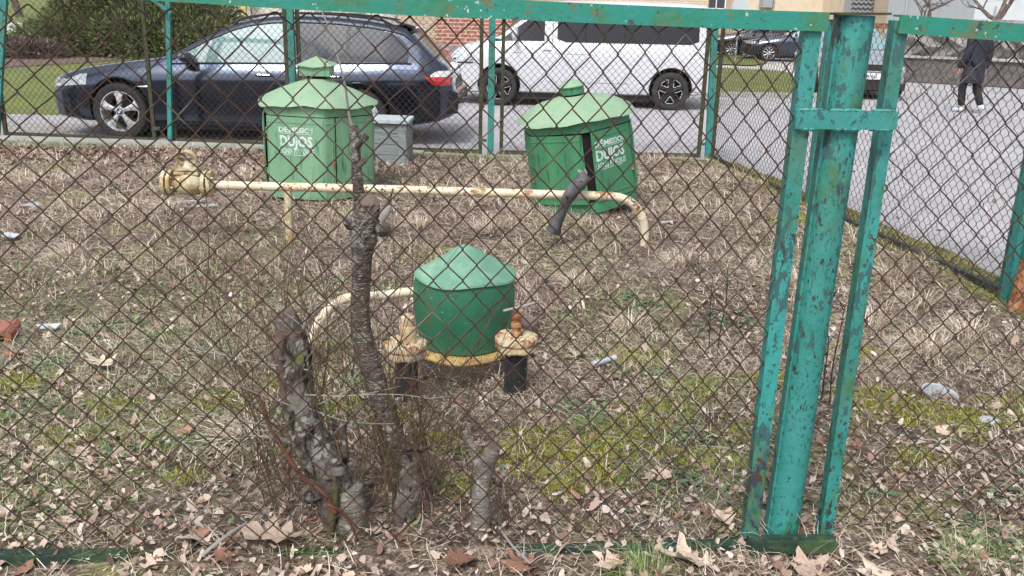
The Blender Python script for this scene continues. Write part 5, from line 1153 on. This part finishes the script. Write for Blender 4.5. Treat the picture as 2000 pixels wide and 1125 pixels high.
top_patch(E, lin(4.36, 4.70, 6), lambda x: (E.sect(x)[17][0])*.86, M['glass'], 'rear_window', ec, off=.008)
b = MB(); b.box((4.30, 0, 1.368), (.24, 1.10, .022), Euler((0, .25, 0)).to_matrix()); b.build('spoiler', M['paint_navy'], ec, world=False)
b = MB(); b.prism([(-.015, .26), (-.02, .42), (.02, .52), (.1, .5), (.1, .25)], -.45, .45, 'xz'); b.build('bumper_grille', M['trim'], ec, world=False)
b = MB()
for s in (-1, 1): b.prism([(-.012, .60), (0, .68), (.06, .70), (.06, .58)], s*.03, s*.22, 'xz')
b.build('kidney_grille', M['chrome'], ec, world=False)
b = MB(); b.prism([(4.6, .36), (4.93, .38), (4.945, .52), (4.93, .62), (4.86, .64), (4.6, .6)], -.72, .72, 'xz'); b.build('rear_bumper', M['paint_navy'], ec, smooth=True, world=False)
b = MB(); b.box((2.4, 0, .17), (3.6, 1.5, .1)); b.build('underbody', M['trim'], ec, world=False)

# ---- white van
V = Car(dict(prof=PROF_VAN, L=4.62, tumble=.22, edge=.10, lip=False, R=.315, ar=.365, wheels=(.95, 3.92),
    ztop=[(0, .58), (.03, .70), (.08, .82), (.18, .93), (.35, 1.01), (.7, 1.09), (.85, 1.125), (1.05, 1.28), (1.35, 1.50), (1.62, 1.66), (1.80, 1.72), (2.1, 1.75), (3.2, 1.765), (4.2, 1.75), (4.50, 1.725), (4.58, 1.66), (4.61, 1.3), (4.62, 1.0)],
    zbelt=[(0, .52), (.1, .76), (.3, .90), (.8, 1.02), (1.2, 1.05), (4.4, 1.06), (4.62, .9)],
    zbot=[(0, .24), (.1, .20), (.5, .20), (1.2, .22), (3.3, .22), (4.3, .24), (4.62, .28)],
    w=[(0, .56), (.03, .66), (.1, .75), (.25, .83), (.5, .885), (.9, .92), (1.5, .93), (4.2, .925), (4.5, .90), (4.6, .86), (4.62, .84)]))
vx, vy = -1.20, 16.62
vn = thing('van', 'white passenger van with dark tinted side windows and black alloy wheels parked across the yard', 'van', (vx, vy, -.03), rot=(0, 0, rd(-2.4)))
vn.scale = (.978, 1, 1)
build_body(V, vn, M['paint_white'], 80)
for s in (-1, 1):
    car_patch(V, lin(1.02, 1.72, 12), lambda x: V.belt(x)+.03, lambda x: max(min(zoff(V, x, .03), 1.62), V.belt(x)+.035), M['glass'], 'window', vn, side=s, off=.004)
    car_patch(V, lin(1.94, 4.36, 16), lambda x: V.belt(x)+.02+.05*max(0, (x-4.28)/.08)**2+.05*max(0, (2.02-x)/.08)**2, lambda x: 1.58-.05*max(0, (x-4.28)/.08)**2, M['glass_tint2'] if 'glass_tint2' in M else M['glass'], 'window', vn, side=s, off=.006)
    for xx in (2.42, 3.1): seam(V, [(xx, 1.09), (xx, 1.57)], vn, s, .006, off=.006)
    seam(V, [(1.0, 1.08), (.98, .9), (1.02, .5), (1.1, .26)], vn, s); seam(V, [(1.86, 1.60), (1.86, 1.0), (1.87, .26)], vn, s); seam(V, [(2.9, 1.05), (2.9, .26)], vn, s, .0025)
    seam(V, [(.5, .86), (1.2, .885), (2.5, .88), (4.55, .87)], vn, s, .003); seam(V, [(1.2, .42), (2.5, .42), (3.2, .42)], vn, s, .003)
    seam(V, [(4.2, .30), (4.4, .31), (4.6, .33)], vn, s, .004)
    b = MB(); z = .95; b.tube([(1.70, s*(V.side(1.7, z)+.02), z), (1.84, s*(V.side(1.8, z)+.02), z)], .014, 8); b.build('door_handle', M['paint_white'], vn, smooth=True, world=False)
    car_patch(V, lin(.05, .50, 12), lambda x: .70+.02*x, lambda x: .715+.9*min(x, .12)+.05*x, M['lamp_clear'], 'headlight', vn, side=s, off=.007, nz=4, dx=-.005)
    car_patch(V, lin(.045, .50, 8), lambda x: .685+.02*x, lambda x: .705+.02*x, M['trim'], 'lamp_trim', vn, side=s, off=.010, nz=1, dx=-.006)
    b = MB(); b.lathe([(0, 0), (.045, 0), (.055, .004)], 16, axis='y', c=(.19, s*(V.side(.19, .755)+.007), .755)); b.build('lamp_ring', M['chrome'], vn, smooth=True, world=False)
    car_patch(V, lin(4.55, 4.615, 3), lambda x: .80, lambda x: 1.25, M['lamp_red'], 'tail_light', vn, side=s, off=.006, nz=2)
    b = MB(); b.lathe([(0, -1), (.6, -.85), (1, -.2), (1, .4), (.7, .95), (0, 1)], 14, axis='y'); b.v = [(1.22+v[0]*.06, s*1.06+v[1]*.09, 1.20+v[2]*.12) for v in b.v]; b.build('mirror', M['paint_white'], vn, smooth=True, world=False)
    wheel(vn, .95, s*.83, .315, .225, 'petal', M['alloy_dark']); wheel(vn, 3.92, s*.83, .315, .225, 'petal', M['alloy_dark'])
top_patch(V, lin(.90, 1.66, 12), lambda x: V.sect(x)[17][0]*.95, M['glass'], 'windscreen', vn)
for z0, z1, nm in ((.42, .52, 'lower_grille'), (.30, .36, 'bumper_slot'), (.69, .76, 'upper_grille')):
    for s in (-1, 1): car_patch(V, lin(.012, .13 if nm != 'lower_grille' else .24, 6), lambda x: z0, lambda x: z1, M['trim'], nm, vn, side=s, off=.008, nz=3, dx=-.008)
    b = MB(); b.box((-.006+.0, 0, (z0+z1)/2), (.03, 1.12, z1-z0)); b.build(nm, M['trim'], vn, world=False)
    b = MB()
    for s in (-1, 1): b.tube([(x-.014, s*(V.side(x, (z0+z1)/2)+.012), (z0+z1)/2) for x in lin(.015, .12 if nm != 'lower_grille' else .22, 4)], .005, 4)
    b.build('grille_bar', M['chrome'] if nm == 'upper_grille' else M['paint_white'], vn, world=False)
b = MB(); b.box((2.3, 0, .19), (3.4, 1.5, .1)); b.build('underbody', M['trim'], vn, world=False)

# ---- simpler saloons further away
def saloon(label, x, y, rz, paint, L=4.5, h=1.40, plate=None, front_detail=False, glass='glass_cyan', wag=False):
    k = L/4.5; hh = h/1.40
    S = Car(dict(prof=PROF_CAR, L=L, tumble=.42, edge=.08, lip=True, R=.31, ar=.35, wheels=(.85*k, 3.55*k),
        ztop=[(a*k, z*hh) for a, z in ([(0, .54), (.04, .64), (.15, .70), (.5, .79), (1.2, .89), (1.4, .93), (1.75, 1.12), (2.1, 1.30), (2.4, 1.385), (2.8, 1.40)]+([(3.5, 1.39), (3.95, 1.33), (4.2, 1.2), (4.4, .95)] if wag else [(3.2, 1.35), (3.6, 1.2), (3.95, 1.03), (4.3, .98), (4.44, .92)])+[(4.5, .62)])],
        zbelt=[(0, .5*hh), (.15*k, .6*hh), (.6*k, .72*hh), (1.3*k, .83*hh), (3.2*k, .88*hh), (4.5*k, .8*hh)], zbot=[(0, .26), (.2, .2), (L-.3, .22), (L, .36)],
        w=[(0, .52), (.05, .64), (.2, .78), (.5, .86), (1.2, .895), (3.3*k, .90), (4.1*k, .85), (4.4*k, .76), (4.5*k, .6)]))
    t = thing('parked_car', label, 'car', (x, y, -.03), rot=(0, 0, rz)); build_body(S, t, paint, 45)
    for s in (-1, 1):
        for a, c_ in ((1.62, 2.30), (2.37, 3.05), (3.10, 3.45 if not wag else 4.1)):
            car_patch(S, lin(a*k, c_*k, 8), lambda x: S.belt(x)+.02, lambda x: max(zoff(S, x, .03), S.belt(x)+.024), M[glass], 'window', t, side=s, off=.005)
        car_patch(S, lin(.05, .42, 8), lambda x: .60*hh, lambda x: min(.60*hh+.09, .62*hh+x), M['lamp_clear'], 'headlight', t, side=s, off=.007, nz=3, dx=-.005)
        car_patch(S, lin(L-.35, L-.05, 6), lambda x: .70*hh, lambda x: .84*hh, M['lamp_red'], 'tail_light', t, side=s, off=.007, nz=3)
        b = MB(); b.lathe([(0, -1), (.6, -.85), (1, -.2), (.9, .4), (.6, .95), (0, 1)], 12, axis='y'); b.v = [(1.72*k+v[0]*.06, s*1.0+v[1]*.10, .94*hh+v[2]*.065) for v in b.v]; b.build('mirror', paint if not front_detail else M['paint_silver'], t, smooth=True, world=False)
        seam(S, [(1.5*k, .82*hh), (1.48*k, .5), (1.55*k, .25)], t, s); seam(S, [(2.34*k, .85*hh), (2.34*k, .25)], t, s)
        for wx in S.wheels: wheel(t, wx, s*.78, .31, .215, 'multi', M['alloy'], False)
    top_patch(S, lin(1.42*k, 2.33*k, 10), lambda x: S.sect(x)[17][0]*.93, M['glass_cyan' if front_detail else glass], 'windscreen', t)
    top_patch(S, lin((3.3 if not wag else 4.0)*k, (3.9 if not wag else 4.35)*k, 5), lambda x: S.sect(x)[17][0]*.85, M['glass'], 'rear_window', t, off=.008)
    b = MB(); b.box((-.006, 0, .40), (.04, .95, .16)); b.build('bumper_grille', M['trim'], t, world=False)
    if front_detail:
        b = MB(); b.box((-.012, 0, .635), (.05, 1.25, .13)); b.build('upper_grille', M['trim'], t, world=False)
        b = MB(); b.box((-.03, 0, .565), (.04, 1.3, .022)); b.box((-.01, 0, .71), (.05, 1.35, .02)); b.build('chrome_strip', M['chrome'], t, world=False)
        b = MB(); b.box((-.045, 0, .47), (.012, .52, .115)); pl = b.build('number_plate', M['plate'], t, world=False)
        cu = bpy.data.curves.new('t', 'FONT'); cu.body = plate; cu.size = .115; cu.align_x = 'CENTER'; cu.offset = .002
        ob = bpy.data.objects.new('t', cu); COL.objects.link(ob); dg = bpy.context.evaluated_depsgraph_get(); dg.update(); me = bpy.data.meshes.new_from_object(ob.evaluated_get(dg)); bpy.data.objects.remove(ob)
        for v in me.vertices: v.co = (-.0525, -v.co.x, .43+v.co.y)
        me.materials.clear(); me.materials.append(M['ink']); q = bpy.data.objects.new('plate_lettering', me); COL.objects.link(q); q.parent = pl
        b = MB(); b.box((.0, 0, .27), (.10, 1.5, .14)); b.build('front_bumper', M['trim'], t, world=False)
    b = MB(); b.box((L/2, 0, .17), (L*.75, 1.4, .08)); b.build('underbody', M['trim'], t, world=False)
    return t
M['glass_tint2'] = M['glass']
q = gnd(1458, 118); saloon('dark blue saloon parked beyond the grass island, nearest of the two there', q.x+.1, q.y+1.2, rd(-6), M['paint_navy'], 4.6, 1.45)
q = gnd(1420, 108); saloon('dark estate parked behind the dark blue saloon, only its front half in view', q.x-.9, q.y-.1, rd(-4), M['paint_black'], 4.6, 1.55, glass='glass', wag=True)
q = gnd(1697, 192); saloon('silver car facing the camera with a white number plate, behind the round post', 7.06, 18.7, rd(82), M['paint_silver'], 4.5, 1.42, plate='LDA:60', front_detail=True)
saloon('silver car with a red tail light half hidden between the estate car and the van', -5.35, 19.9, rd(10), M['paint_silver'], 3.9, 1.22)

# ------------------------------------------------------------------ person
def skin(name, verts, edges, radii, m, parent, root=0, sub=2):
    me = bpy.data.meshes.new(name); me.from_pydata(verts, edges, []); o = bpy.data.objects.new(name, me); COL.objects.link(o)
    md = o.modifiers.new('s', 'SKIN'); sv = me.skin_vertices[0].data
    for i, r in enumerate(radii): sv[i].radius = (r, r) if not hasattr(r, '__len__') else r
    sv[root].use_root = True
    o.modifiers.new('u', 'SUBSURF').levels = sub
    dg = bpy.context.evaluated_depsgraph_get(); dg.update(); me2 = bpy.data.meshes.new_from_object(o.evaluated_get(dg)); o.modifiers.clear(); o.data = me2; me2.name = name
    me2.materials.append(m); me2.polygons.foreach_set('use_smooth', [True]*len(me2.polygons)); o.parent = parent; return o
q = gnd(1888, 220, -.03)
pe = thing('person', 'person in a knee-length navy coat and pale sneakers walking behind the right fence', 'person', (q.x, q.y, -.03), rz=rd(200))
pe.scale = (.94, .94, .93)
# local frame: faces -y, right hand at -x ... walking pose
J = [(0, 0, .92), (0, 0, 1.05), (0, .01, 1.22), (0, .02, 1.40), (0, .0, 1.48), (0, -.03, 1.54), (0, -.05, 1.60), (0, -.04, 1.675),
     (.09, 0, .90), (.11, -.10, .50), (.11, -.06, .10), (.11, -.16, .035), (-.09, 0, .90), (-.11, .02, .49), (-.11, .20, .12), (-.11, .12, .035),
     (.19, .02, 1.41), (.25, .05, 1.14), (.27, -.06, .90), (.275, -.09, .83), (-.19, .02, 1.41), (-.26, .06, 1.14), (-.28, .0, .89), (-.285, -.02, .82)]
Ed = [(0, 1), (1, 2), (2, 3), (3, 4), (4, 5), (5, 6), (6, 7), (0, 8), (8, 9), (9, 10), (10, 11), (0, 12), (12, 13), (13, 14), (14, 15), (3, 16), (16, 17), (17, 18), (18, 19), (3, 20), (20, 21), (21, 22), (22, 23)]
Rr = [.13, .125, .14, .12, .06, .07, .088, .07, .09, .06, .042, .035, .09, .06, .042, .035, .06, .045, .034, .03, .06, .045, .034, .03]
nF = len(J); base_J, base_E, base_R = list(J), list(Ed), list(Rr)
for hi_, s in ((19, 1), (23, -1)):
    hx, hy, hz_ = J[hi_]
    for k in range(4):
        n0 = len(J); ox = (k-1.5)*.019; ln = [.062, .072, .068, .052][k]
        J += [(hx, hy+ox, hz_-.045), (hx-s*.004, hy+ox*1.1, hz_-.05-ln*.55), (hx-s*.02, hy+ox*1.1-.004, hz_-.05-ln)]; Ed += [(hi_, n0), (n0, n0+1), (n0+1, n0+2)]; Rr += [.012, .0095, .008]
    n0 = len(J); J += [(hx-s*.02, hy-.04, hz_-.03), (hx-s*.028, hy-.055, hz_-.065)]; Ed += [(hi_, n0), (n0, n0+1)]; Rr += [.012, .009]
skin('body', J, Ed, Rr, M['skin'], pe, 0, 2)
# face details (front, -y) as children are too small to see from behind; hair, nose and ears
b = MB(); b.lathe([(0, -.2), (.5, -.1), (.9, .1), (1, .45), (.8, .8), (.4, .98), (0, 1)], 16); b.v = [(v[0]*.098, v[1]*.105-.02, 1.555+v[2]*.15) for v in b.v]; b.build('hair', M['hair'], pe, smooth=True, world=False)
b = MB(); b.tube([(0, -.13, 1.62), (0, -.155, 1.59), (0, -.13, 1.585)], [.008, .013, .008], 8); b.build('nose', M['skin'], pe, smooth=True, world=False)
for s in (-1, 1):
    b = MB(); b.tube([(s*.086, -.03, 1.58), (s*.096, -.025, 1.605), (s*.09, -.02, 1.63)], [.008, .014, .009], 8); b.build('ear', M['skin'], pe, smooth=True, world=False)
    b = MB(); b.tube([(s*.032, -.125, 1.625), (s*.032, -.132, 1.625)], [.011, .009], 8); b.build('eye', M['hair'], pe, smooth=True, world=False)
b = MB(); b.lathe([(.20, .56), (.215, .62), (.205, .80), (.19, .95), (.185, 1.10), (.20, 1.25), (.205, 1.36), (.16, 1.44), (.085, 1.49), (.075, 1.53), (.06, 1.53)], 28, wob=lambda r, z, a: (r*(1+.03*math.sin(5*a+z*9)*(1.4-z)), z)); b.v = [(v[0]*1.08, v[1]*.72+.01, v[2]) for v in b.v]
b.build('coat', M['coat'], pe, smooth=True, world=False)
for s, idx in ((1, (16, 17, 18, 19)), (-1, (20, 21, 22, 23))):
    P_ = [base_J[i] for i in idx]; b = MB(); sp_ = spline([(P_[0][0]-s*.05, P_[0][1], P_[0][2]-.01), P_[0], P_[1], P_[2], (P_[3][0], P_[3][1], P_[3][2]+.045)], 4); b.tube(sp_, [.085-.035*i/(len(sp_)-1) for i in range(len(sp_))], 14, jit=.04, seed=3); b.build('coat_sleeve', M['coat'], pe, smooth=True, world=False)
skin('trousers', [(0, 0, .92), (.095, 0, .86), (.11, -.10, .50), (.11, -.055, .11), (-.095, 0, .86), (-.11, .02, .49), (-.11, .195, .13)], [(0, 1), (1, 2), (2, 3), (0, 4), (4, 5), (5, 6)], [.15, .105, .078, .068, .105, .078, .068], M['trousers'], pe, 0, 2)
for x, y0, y1, z, tl in ((.11, -.03, -.23, .0, 0), (-.11, .22, .04, .03, -.3)):
    b = MB(); b.tube([(x, y0+.03, z+.055+(.05 if tl else 0)), (x, y0-.02, z+.06+(.035 if tl else 0)), (x, (y0+y1)/2, z+.05), (x, y1+.03, z+.038), (x, y1-.02, z+.032)], [.035, .05, .046, .042, .02], 12); b.build('shoe', M['shoe'], pe, smooth=True, world=False)

# ------------------------------------------------------------------ background
def needle_bush(name, label, cat, blobs, n, m, stem_m, ln=(.05, .13), group=None, base=(0, 0, 0)):
    t = thing(name, label, cat, base, group=group)
    C_ = np.array([b_[:3] for b_ in blobs]); S_ = np.array([b_[3:6] for b_ in blobs]); vol = S_.prod(1); idx = RNG.choice(len(blobs), n, p=vol/vol.sum())
    d = RNG.normal(0, 1, (n, 3)); d /= np.linalg.norm(d, axis=1)[:, None]; rad = RNG.uniform(.45, 1.08, n)**.6
    P = C_[idx]+d*rad[:, None]*S_[idx]; P[:, 2] = np.maximum(P[:, 2], base[2]+.03)
    up = d+RNG.normal(0, .45, (n, 3))+np.array([0, 0, .5]); up /= np.linalg.norm(up, axis=1)[:, None]
    sd_ = np.cross(up, RNG.normal(0, 1, (n, 3))); sd_ /= np.linalg.norm(sd_, axis=1)[:, None]
    L_ = RNG.uniform(ln[0], ln[1], n)[:, None]; w = L_*RNG.uniform(.14, .3, n)[:, None]
    Vv = np.stack([P-sd_*w*.5, P+sd_*w*.5, P+up*L_*.6+sd_*w*.6, P+up*L_, P+up*L_*.6-sd_*w*.6], 1)-np.array(base)
    Fc = np.arange(n*5); o = npmesh('foliage', Vv.reshape(-1, 3), Fc, np.full(n, 5), m, t)
    b = MB()
    for k in range(7):
        bl = blobs[k % len(blobs)]; b.tube([(bl[0]*.3+base[0]*.7, base[1], base[2]-.05), ((bl[0]+base[0])/2, bl[1], bl[2]*.5+base[2]*.5), (bl[0], bl[1], bl[2])], [.05, .035, .012], 6)
    b.build('stem', stem_m, t); return t
jb = [(-10.4, 23.0, 1.0, 1.15, 1.2, .8), (-9.6, 23.2, 1.25, 1.8, 1.3, 1.25), (-8.2, 23.0, 1.0, 1.4, 1.2, .95), (-10.4, 22.3, .7, 1.4, .9, .6), (-8.9, 22.2, .75, 1.5, .9, .65), (-7.4, 22.4, .75, .9, .8, .5), (-9.8, 23.5, 2.1, 1.1, .9, .7), (-8.8, 23.6, 1.9, .9, .9, .6), (-6.9, 22.6, .75, .55, .6, .35)]
needle_bush('juniper_bush', 'large dark green spreading juniper on the lawn behind the estate car bonnet', 'bush', jb, 95000, M['needle'], M['tree_bark'], (.04, .13), base=(-9.4, 22.8, .25))
needle_bush('bare_bush', 'low brown bare bush left of the juniper', 'bush', [(-11.7, 21.4, .40, .75, .7, .28), (-11.0, 21.2, .38, .7, .6, .26)], 6500, M['bush_brown'], M['tree_bark'], (.04, .13), base=(-11.9, 21.3, .22))
needle_bush('grey_bush', 'thin grey-green bush on the lawn left of the juniper', 'bush', [(-12.0, 23.2, .6, .6, .5, .35)], 1500, M['greens'], M['tree_bark'], (.06, .18), base=(-12.3, 23.2, .28))
def bare_tree(name, label, base, h, r, seed, lean=(0, 0), spread=.6, depth=5, m='tree_bark', first=.35):
    rr = random.Random(seed); t = thing(name, label, 'tree', base); tr = MB(); br = MB()
    def grow(p, d, ln, r_, lv, tgt):
        pts = [p]; q = Vector(p); dd = Vector(d); n = 4
        for i in range(n):
            dd = (dd+Vector((rr.gauss(0, .13), rr.gauss(0, .13), rr.gauss(.03, .08)))).normalized(); q = q+dd*(ln/n); pts.append(q.copy())
        tgt.tube(pts, [r_*(1-.5*i/n) for i in range(n+1)], 6 if lv < 2 else 3, caps=False)
        if lv >= depth: return
        for k in range(rr.choice([2, 3, 3]) if lv else 4):
            i = rr.randint(2, n); nd = (dd+Vector((rr.gauss(0, spread), rr.gauss(0, spread), rr.gauss(.12, spread*.6)))).normalized(); grow(pts[i], nd, ln*rr.uniform(.55, .8), r_*.52, lv+1, br)
    grow(Vector(base), Vector((lean[0], lean[1], 1)).normalized(), h*first, r, 0, tr)
    tr.build('trunk', M[m], t, smooth=True); br.build('crown', M[m], t); return t
def bz(Y): return lawn_z(0, Y)
bare_tree('bare_tree', 'slim bare tree by the footpath at the far left', (-21.0, 39.5, bz(39.5)-.05), 6, .16, 5, first=.45)
bare_tree('bare_tree', 'bare tree with reddish trunk left of the juniper', (-16.6, 34.0, bz(34)-.05), 5, .10, 6, first=.4, spread=.8)
bare_tree('bare_tree', 'bare spreading tree above the relief wall at right', (13.6, 27.6, .3), 5.4, .13, 8, lean=(.35, 0), spread=.75, first=.38)
bare_tree('bare_tree', 'low twiggy bare tree in front of the dark gap between the buildings', (12.7, 29.2, .3), 4.4, .09, 9, spread=.9, first=.36)

def block(name, label, cat, x0, x1, y, z0, z1, m, depth=6.0, wname='wall', rz=0):
    t = thing(name, label, cat, ((x0+x1)/2, y, z0)); b = MB(); b.box(((x0+x1)/2, y+depth/2, (z0+z1)/2), (x1-x0, depth, z1-z0)); b.build(wname, m, t); return t
def win(t, x, y, z, w, h, fm=None):
    b = MB()
    for (cx_, cz, ww, hh) in ((x, z+h/2, w+.12, .07), (x, z-h/2, w+.12, .07), (x-w/2, z, .07, h), (x+w/2, z, .07, h), (x, z, .05, h)): b.box((cx_, y-.03, cz), (ww, .08, hh))
    f = b.build('window', fm or M['frame_white'], t); b = MB(); b.box((x, y-.01, z), (w, .05, h)); b.build('pane', M['win_dark'], f)
    b = MB(); b.box((x, y-.10, z-h/2-.07), (w+.25, .2, .05)); b.build('sill', M['galv'], f)
def X(px_, Y): return at(px_, 20, Y).x
# white relief-panel wall (left centre)
Y = 40.0; x0, x1 = X(350, Y), X(775, Y)
t = thing('panel_wall', 'low white concrete wall of relief panels beyond the estate car roof', 'wall', ((x0+x1)/2, Y, .9))
b = MB(); b.box(((x0+x1)/2, Y+.4, .1), (x1-x0, .5, 1.9)); b.build('plinth', M['stone_rel'], t)
for i in range(6):
    a = x0+(x1-x0)*i/6; c = x0+(x1-x0)*(i+1)/6-.05; zb, zt = 1.06, 2.9
    b = MB(); n_, k_ = 14, 8; vs = []
    for jz in range(k_+1):
        for ix in range(n_+1):
            u, v = ix/n_, jz/k_; dd = .16*max(0, 1-abs((v-.25)-(.45*(1-abs(2*u-1))))*4.0); vs.append((a+(c-a)*u, Y+.1-dd, zb+(zt-zb)*v))
    b.add(vs, [(jz*(n_+1)+ix, jz*(n_+1)+ix+1, (jz+1)*(n_+1)+ix+1, (jz+1)*(n_+1)+ix) for jz in range(k_) for ix in range(n_)]); b.box(((a+c)/2, Y+.25, (zb+zt)/2), (c-a, .22, zt-zb)); b.build('relief_panel', M['white_wall'], t)
b = MB(); xx = X(476, 39.2); b.box((xx, 39.2, 1.2), (.22, .2, 2.4)); b.box((xx, 39.2, 2.42), (.26, .24, .05)); tag(b.build('yellow_post', M['yellow_paint']), 'yellowish post in front of the white relief wall', 'post')
gb = thing('waste_bin', 'green plastic waste bin beside the juniper in front of the white wall', 'bin', (X(381, 33), 33, .6))
xx = X(381, 33); b = MB(); b.prism([(xx-.2, .55), (xx+.2, .55), (xx+.23, 1.5), (xx-.23, 1.5)], 32.8, 33.2); b.build('bin_body', M['green_plastic'], gb); b = MB(); b.prism([(xx-.25, 1.5), (xx+.25, 1.5), (xx+.25, 1.55), (xx, 1.6), (xx-.25, 1.55)], 32.75, 33.25); b.build('lid', M['green_plastic'], gb)
sh = MB(); sh.box((X(430, 36), 36, lawn_z(0, 36)+.12), (9.5, .5, .22)); tag(sh.build('kerb_wall', M['concrete']), 'low grey kerb wall below the white relief wall', 'wall')
# brick building behind the van nose
Y = 30.0; t = block('brick_building', 'beige brick building with a red brick bay behind the van bonnet', 'building', X(760, Y), X(1383, Y+2), Y+2.0, 0, 5, M['beige_brick'], 9)
b = MB(); xa, xb = X(851, Y), X(1000, Y); b.box(((xa+xb)/2, Y+.9, 2.6), (xb-xa, 2.2, 4.9)); b.build('red_bay', M['red_brick_wall'], t)
b = MB(); b.box((X(925, Y), Y+.75, .22), (xb-xa+5, 2.3, .44)); b.build('plinth', M['stone_rel'], t)
# far apartment building (centre to right)
Y = 52.0; t = block('apartment_building', 'long beige apartment building beyond the car park with a small window and ledges', 'building', X(1395, Y), X(1652, Y), Y, 0, 9, M['beige'], 10)
b = MB(); xa, xb = X(1393, Y), X(1432, Y); b.box(((xa+xb)/2, Y-.15, 4.5), (xb-xa, .3, 9)); b.build('brick_bay', M['tan_brick'], t)
win(t, X(1388, Y)+.2, Y-.31, 2.6, 1.0, 1.3); win(t, X(1470, Y), Y-.02, 1.15, .7, .7)
for (pa, pb, py_, h) in ((1529, 1590, 11, .18), (1591, 1616, 20, .8), (1488, 1505, 5, .5)):
    q = at((pa+pb)/2, py_, Y-.5); b = MB(); b.box((q.x, Y-.45, q.z), ((pb-pa)*Y/FPX, .9, h)); b.build('ledge', M['tree_bark'] if h != .5 else M['galv'], t)
b = MB(); q = at(1505, 20, Y-.3); b.box((q.x+1.6, Y-.6, q.z+.6), (.9*3.6, 1.2, 6)); b.build('stair_bay', M['beige'], t)
Y = 47.0; t = block('apartment_building', 'beige apartment building with chevron-patterned balconies above the round post cap', 'building', X(1654, Y), X(1775, Y), Y, 0, 9, M['beige'], 10)
for (pa, pb) in ((1658, 1697), (1724, 1766)):
    q = at((pa+pb)/2, 12, Y-.8); w = (pb-pa)*Y/FPX; b = MB(); b.box((q.x, Y-.7, q.z), (w, 1.0, .95)); o_ = b.build('balcony', M['galv'], t)
    for j in range(4):
        b = MB(); n_ = 9; b.tube([(q.x-w/2+w*i/n_, Y-1.23, q.z-.38+.22*j+(.09 if i % 2 else 0)) for i in range(n_+1)], .035, 4); b.build('chevron_band', M['win_dark'], o_)
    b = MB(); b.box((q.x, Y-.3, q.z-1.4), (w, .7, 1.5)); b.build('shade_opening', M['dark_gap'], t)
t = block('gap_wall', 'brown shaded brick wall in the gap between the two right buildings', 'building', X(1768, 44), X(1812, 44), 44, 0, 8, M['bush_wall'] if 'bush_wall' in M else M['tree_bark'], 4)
t = block('apartment_building', 'pale yellow brick building end behind the bare tree', 'building', X(1806, 40), X(1906, 40), 40, 0, 9, M['beige_brick'], 8)
t = block('rendered_building', 'pale grey rendered building at the top right corner', 'building', X(1904, 34), X(2300, 34), 34, 0, 9, M['plaster'], 8)
b = MB(); a_ = at(1938, 48, 33.9); c_ = at(1946, 12, 33.9); b.tube([a_-Vector((0, 0, 1.2)), c_], .035, 6); tag(b.build('drain_rod', M['galv']), 'thin grey rod against the pale rendered building', 'rod')
# retaining wall on the right
W0, W1, W2 = Vector((10.0, 24.9, 0)), Vector((11.9, 23.9, 0)), Vector((18.5, 17.5, 0))
t = thing('retaining_wall', 'dark grey retaining wall along the road behind the person', 'wall', (11, 24, 0)); b = MB()
for a, c in ((W0, W1), (W1, W2)): b.bar(a+Vector((0, 0, .30)), c+Vector((0, 0, .30)), .62, .3, up=(a-c).cross(Vector((0, 0, 1))))
b.build('wall_base', M['grey_wall'], t); b = MB()
for a, c in ((W0, W1), (W1, W2)): b.bar(a+Vector((0, -.03, .625)), c+Vector((0, -.03, .625)), .04, .40, up=(a-c).cross(Vector((0, 0, 1))))
b.build('coping', M['concrete'], t)
t = thing('relief_wall', 'grey concrete parapet of faceted relief blocks above the dark retaining wall', 'wall', (11, 24.5, .65))
for a, c in ((W0, W1), (W1, W2)):
    d = (c-a); L_ = d.length; d.normalize(); nrm = Vector((d.y, -d.x, 0)); 
    if nrm.y > 0: nrm = -nrm
    nn = int(L_/1.2)
    for i in range(nn):
        b = MB(); u0, u1 = i*L_/nn+.01, (i+1)*L_/nn-.01; gx, gz_ = 5, 4; rr = random.Random(i); vs = []
        for jz in range(gz_+1):
            for ix in range(gx+1):
                edge = ix in (0, gx) or jz in (0, gz_); h_ = 0 if edge else (.22 if (ix+jz) % 2 else .0)+rr.uniform(-.03, .03)
                p = a+d*(u0+(u1-u0)*ix/gx)+Vector((0, 0, .66+.95*jz/gz_))-nrm*.25; vs.append(p+nrm*h_)
        b.add(vs, [(jz*(gx+1)+ix, jz*(gx+1)+ix+1, (jz+1)*(gx+1)+ix+1, (jz+1)*(gx+1)+ix) for jz in range(gz_) for ix in range(gx)])
        bk = [a+d*u-nrm*dd+Vector((0, 0, z)) for u in (u0, u1) for dd in (.27, .37) for z in (.66, 1.61)]; b.add(bk, [(0, 1, 3, 2), (4, 6, 7, 5), (0, 4, 5, 1), (2, 3, 7, 6), (0, 2, 6, 4), (1, 5, 7, 3)])
        b.build('relief_block', M['stone_rel'], t)
# road sign seen from behind
q = at(1446, 13, 33.5); t = thing('road_sign', 'round road sign seen from its grey back above the fence rail', 'sign', (q.x, 33.5, .0))
b = MB(); b.tube([(q.x, 33.55, 0), (q.x, 33.55, q.z+.28)], .03, 8); b.build('pole', M['galv'], t, smooth=True)
b = MB(); b.lathe([(0, 33.48), (.31, 33.48), (.31, 33.50), (0, 33.50)], 28, axis='y', c=(q.x, 0, q.z)); b.build('sign_disc', M['sign_back'], t)
q = at(1766, 26, 26); b = MB(); b.tube([(q.x, 26, 0), (q.x+.1, 26, 5)], .05, 8); b.lathe([(.08, 0), (.08, .03), (.05, .05)], 10, c=(q.x, 26, 0)); tag(b.build('street_lamp_pole', M['galv'], smooth=True), 'pale grey pole rising above the right fence rail beside the bare tree', 'pole')
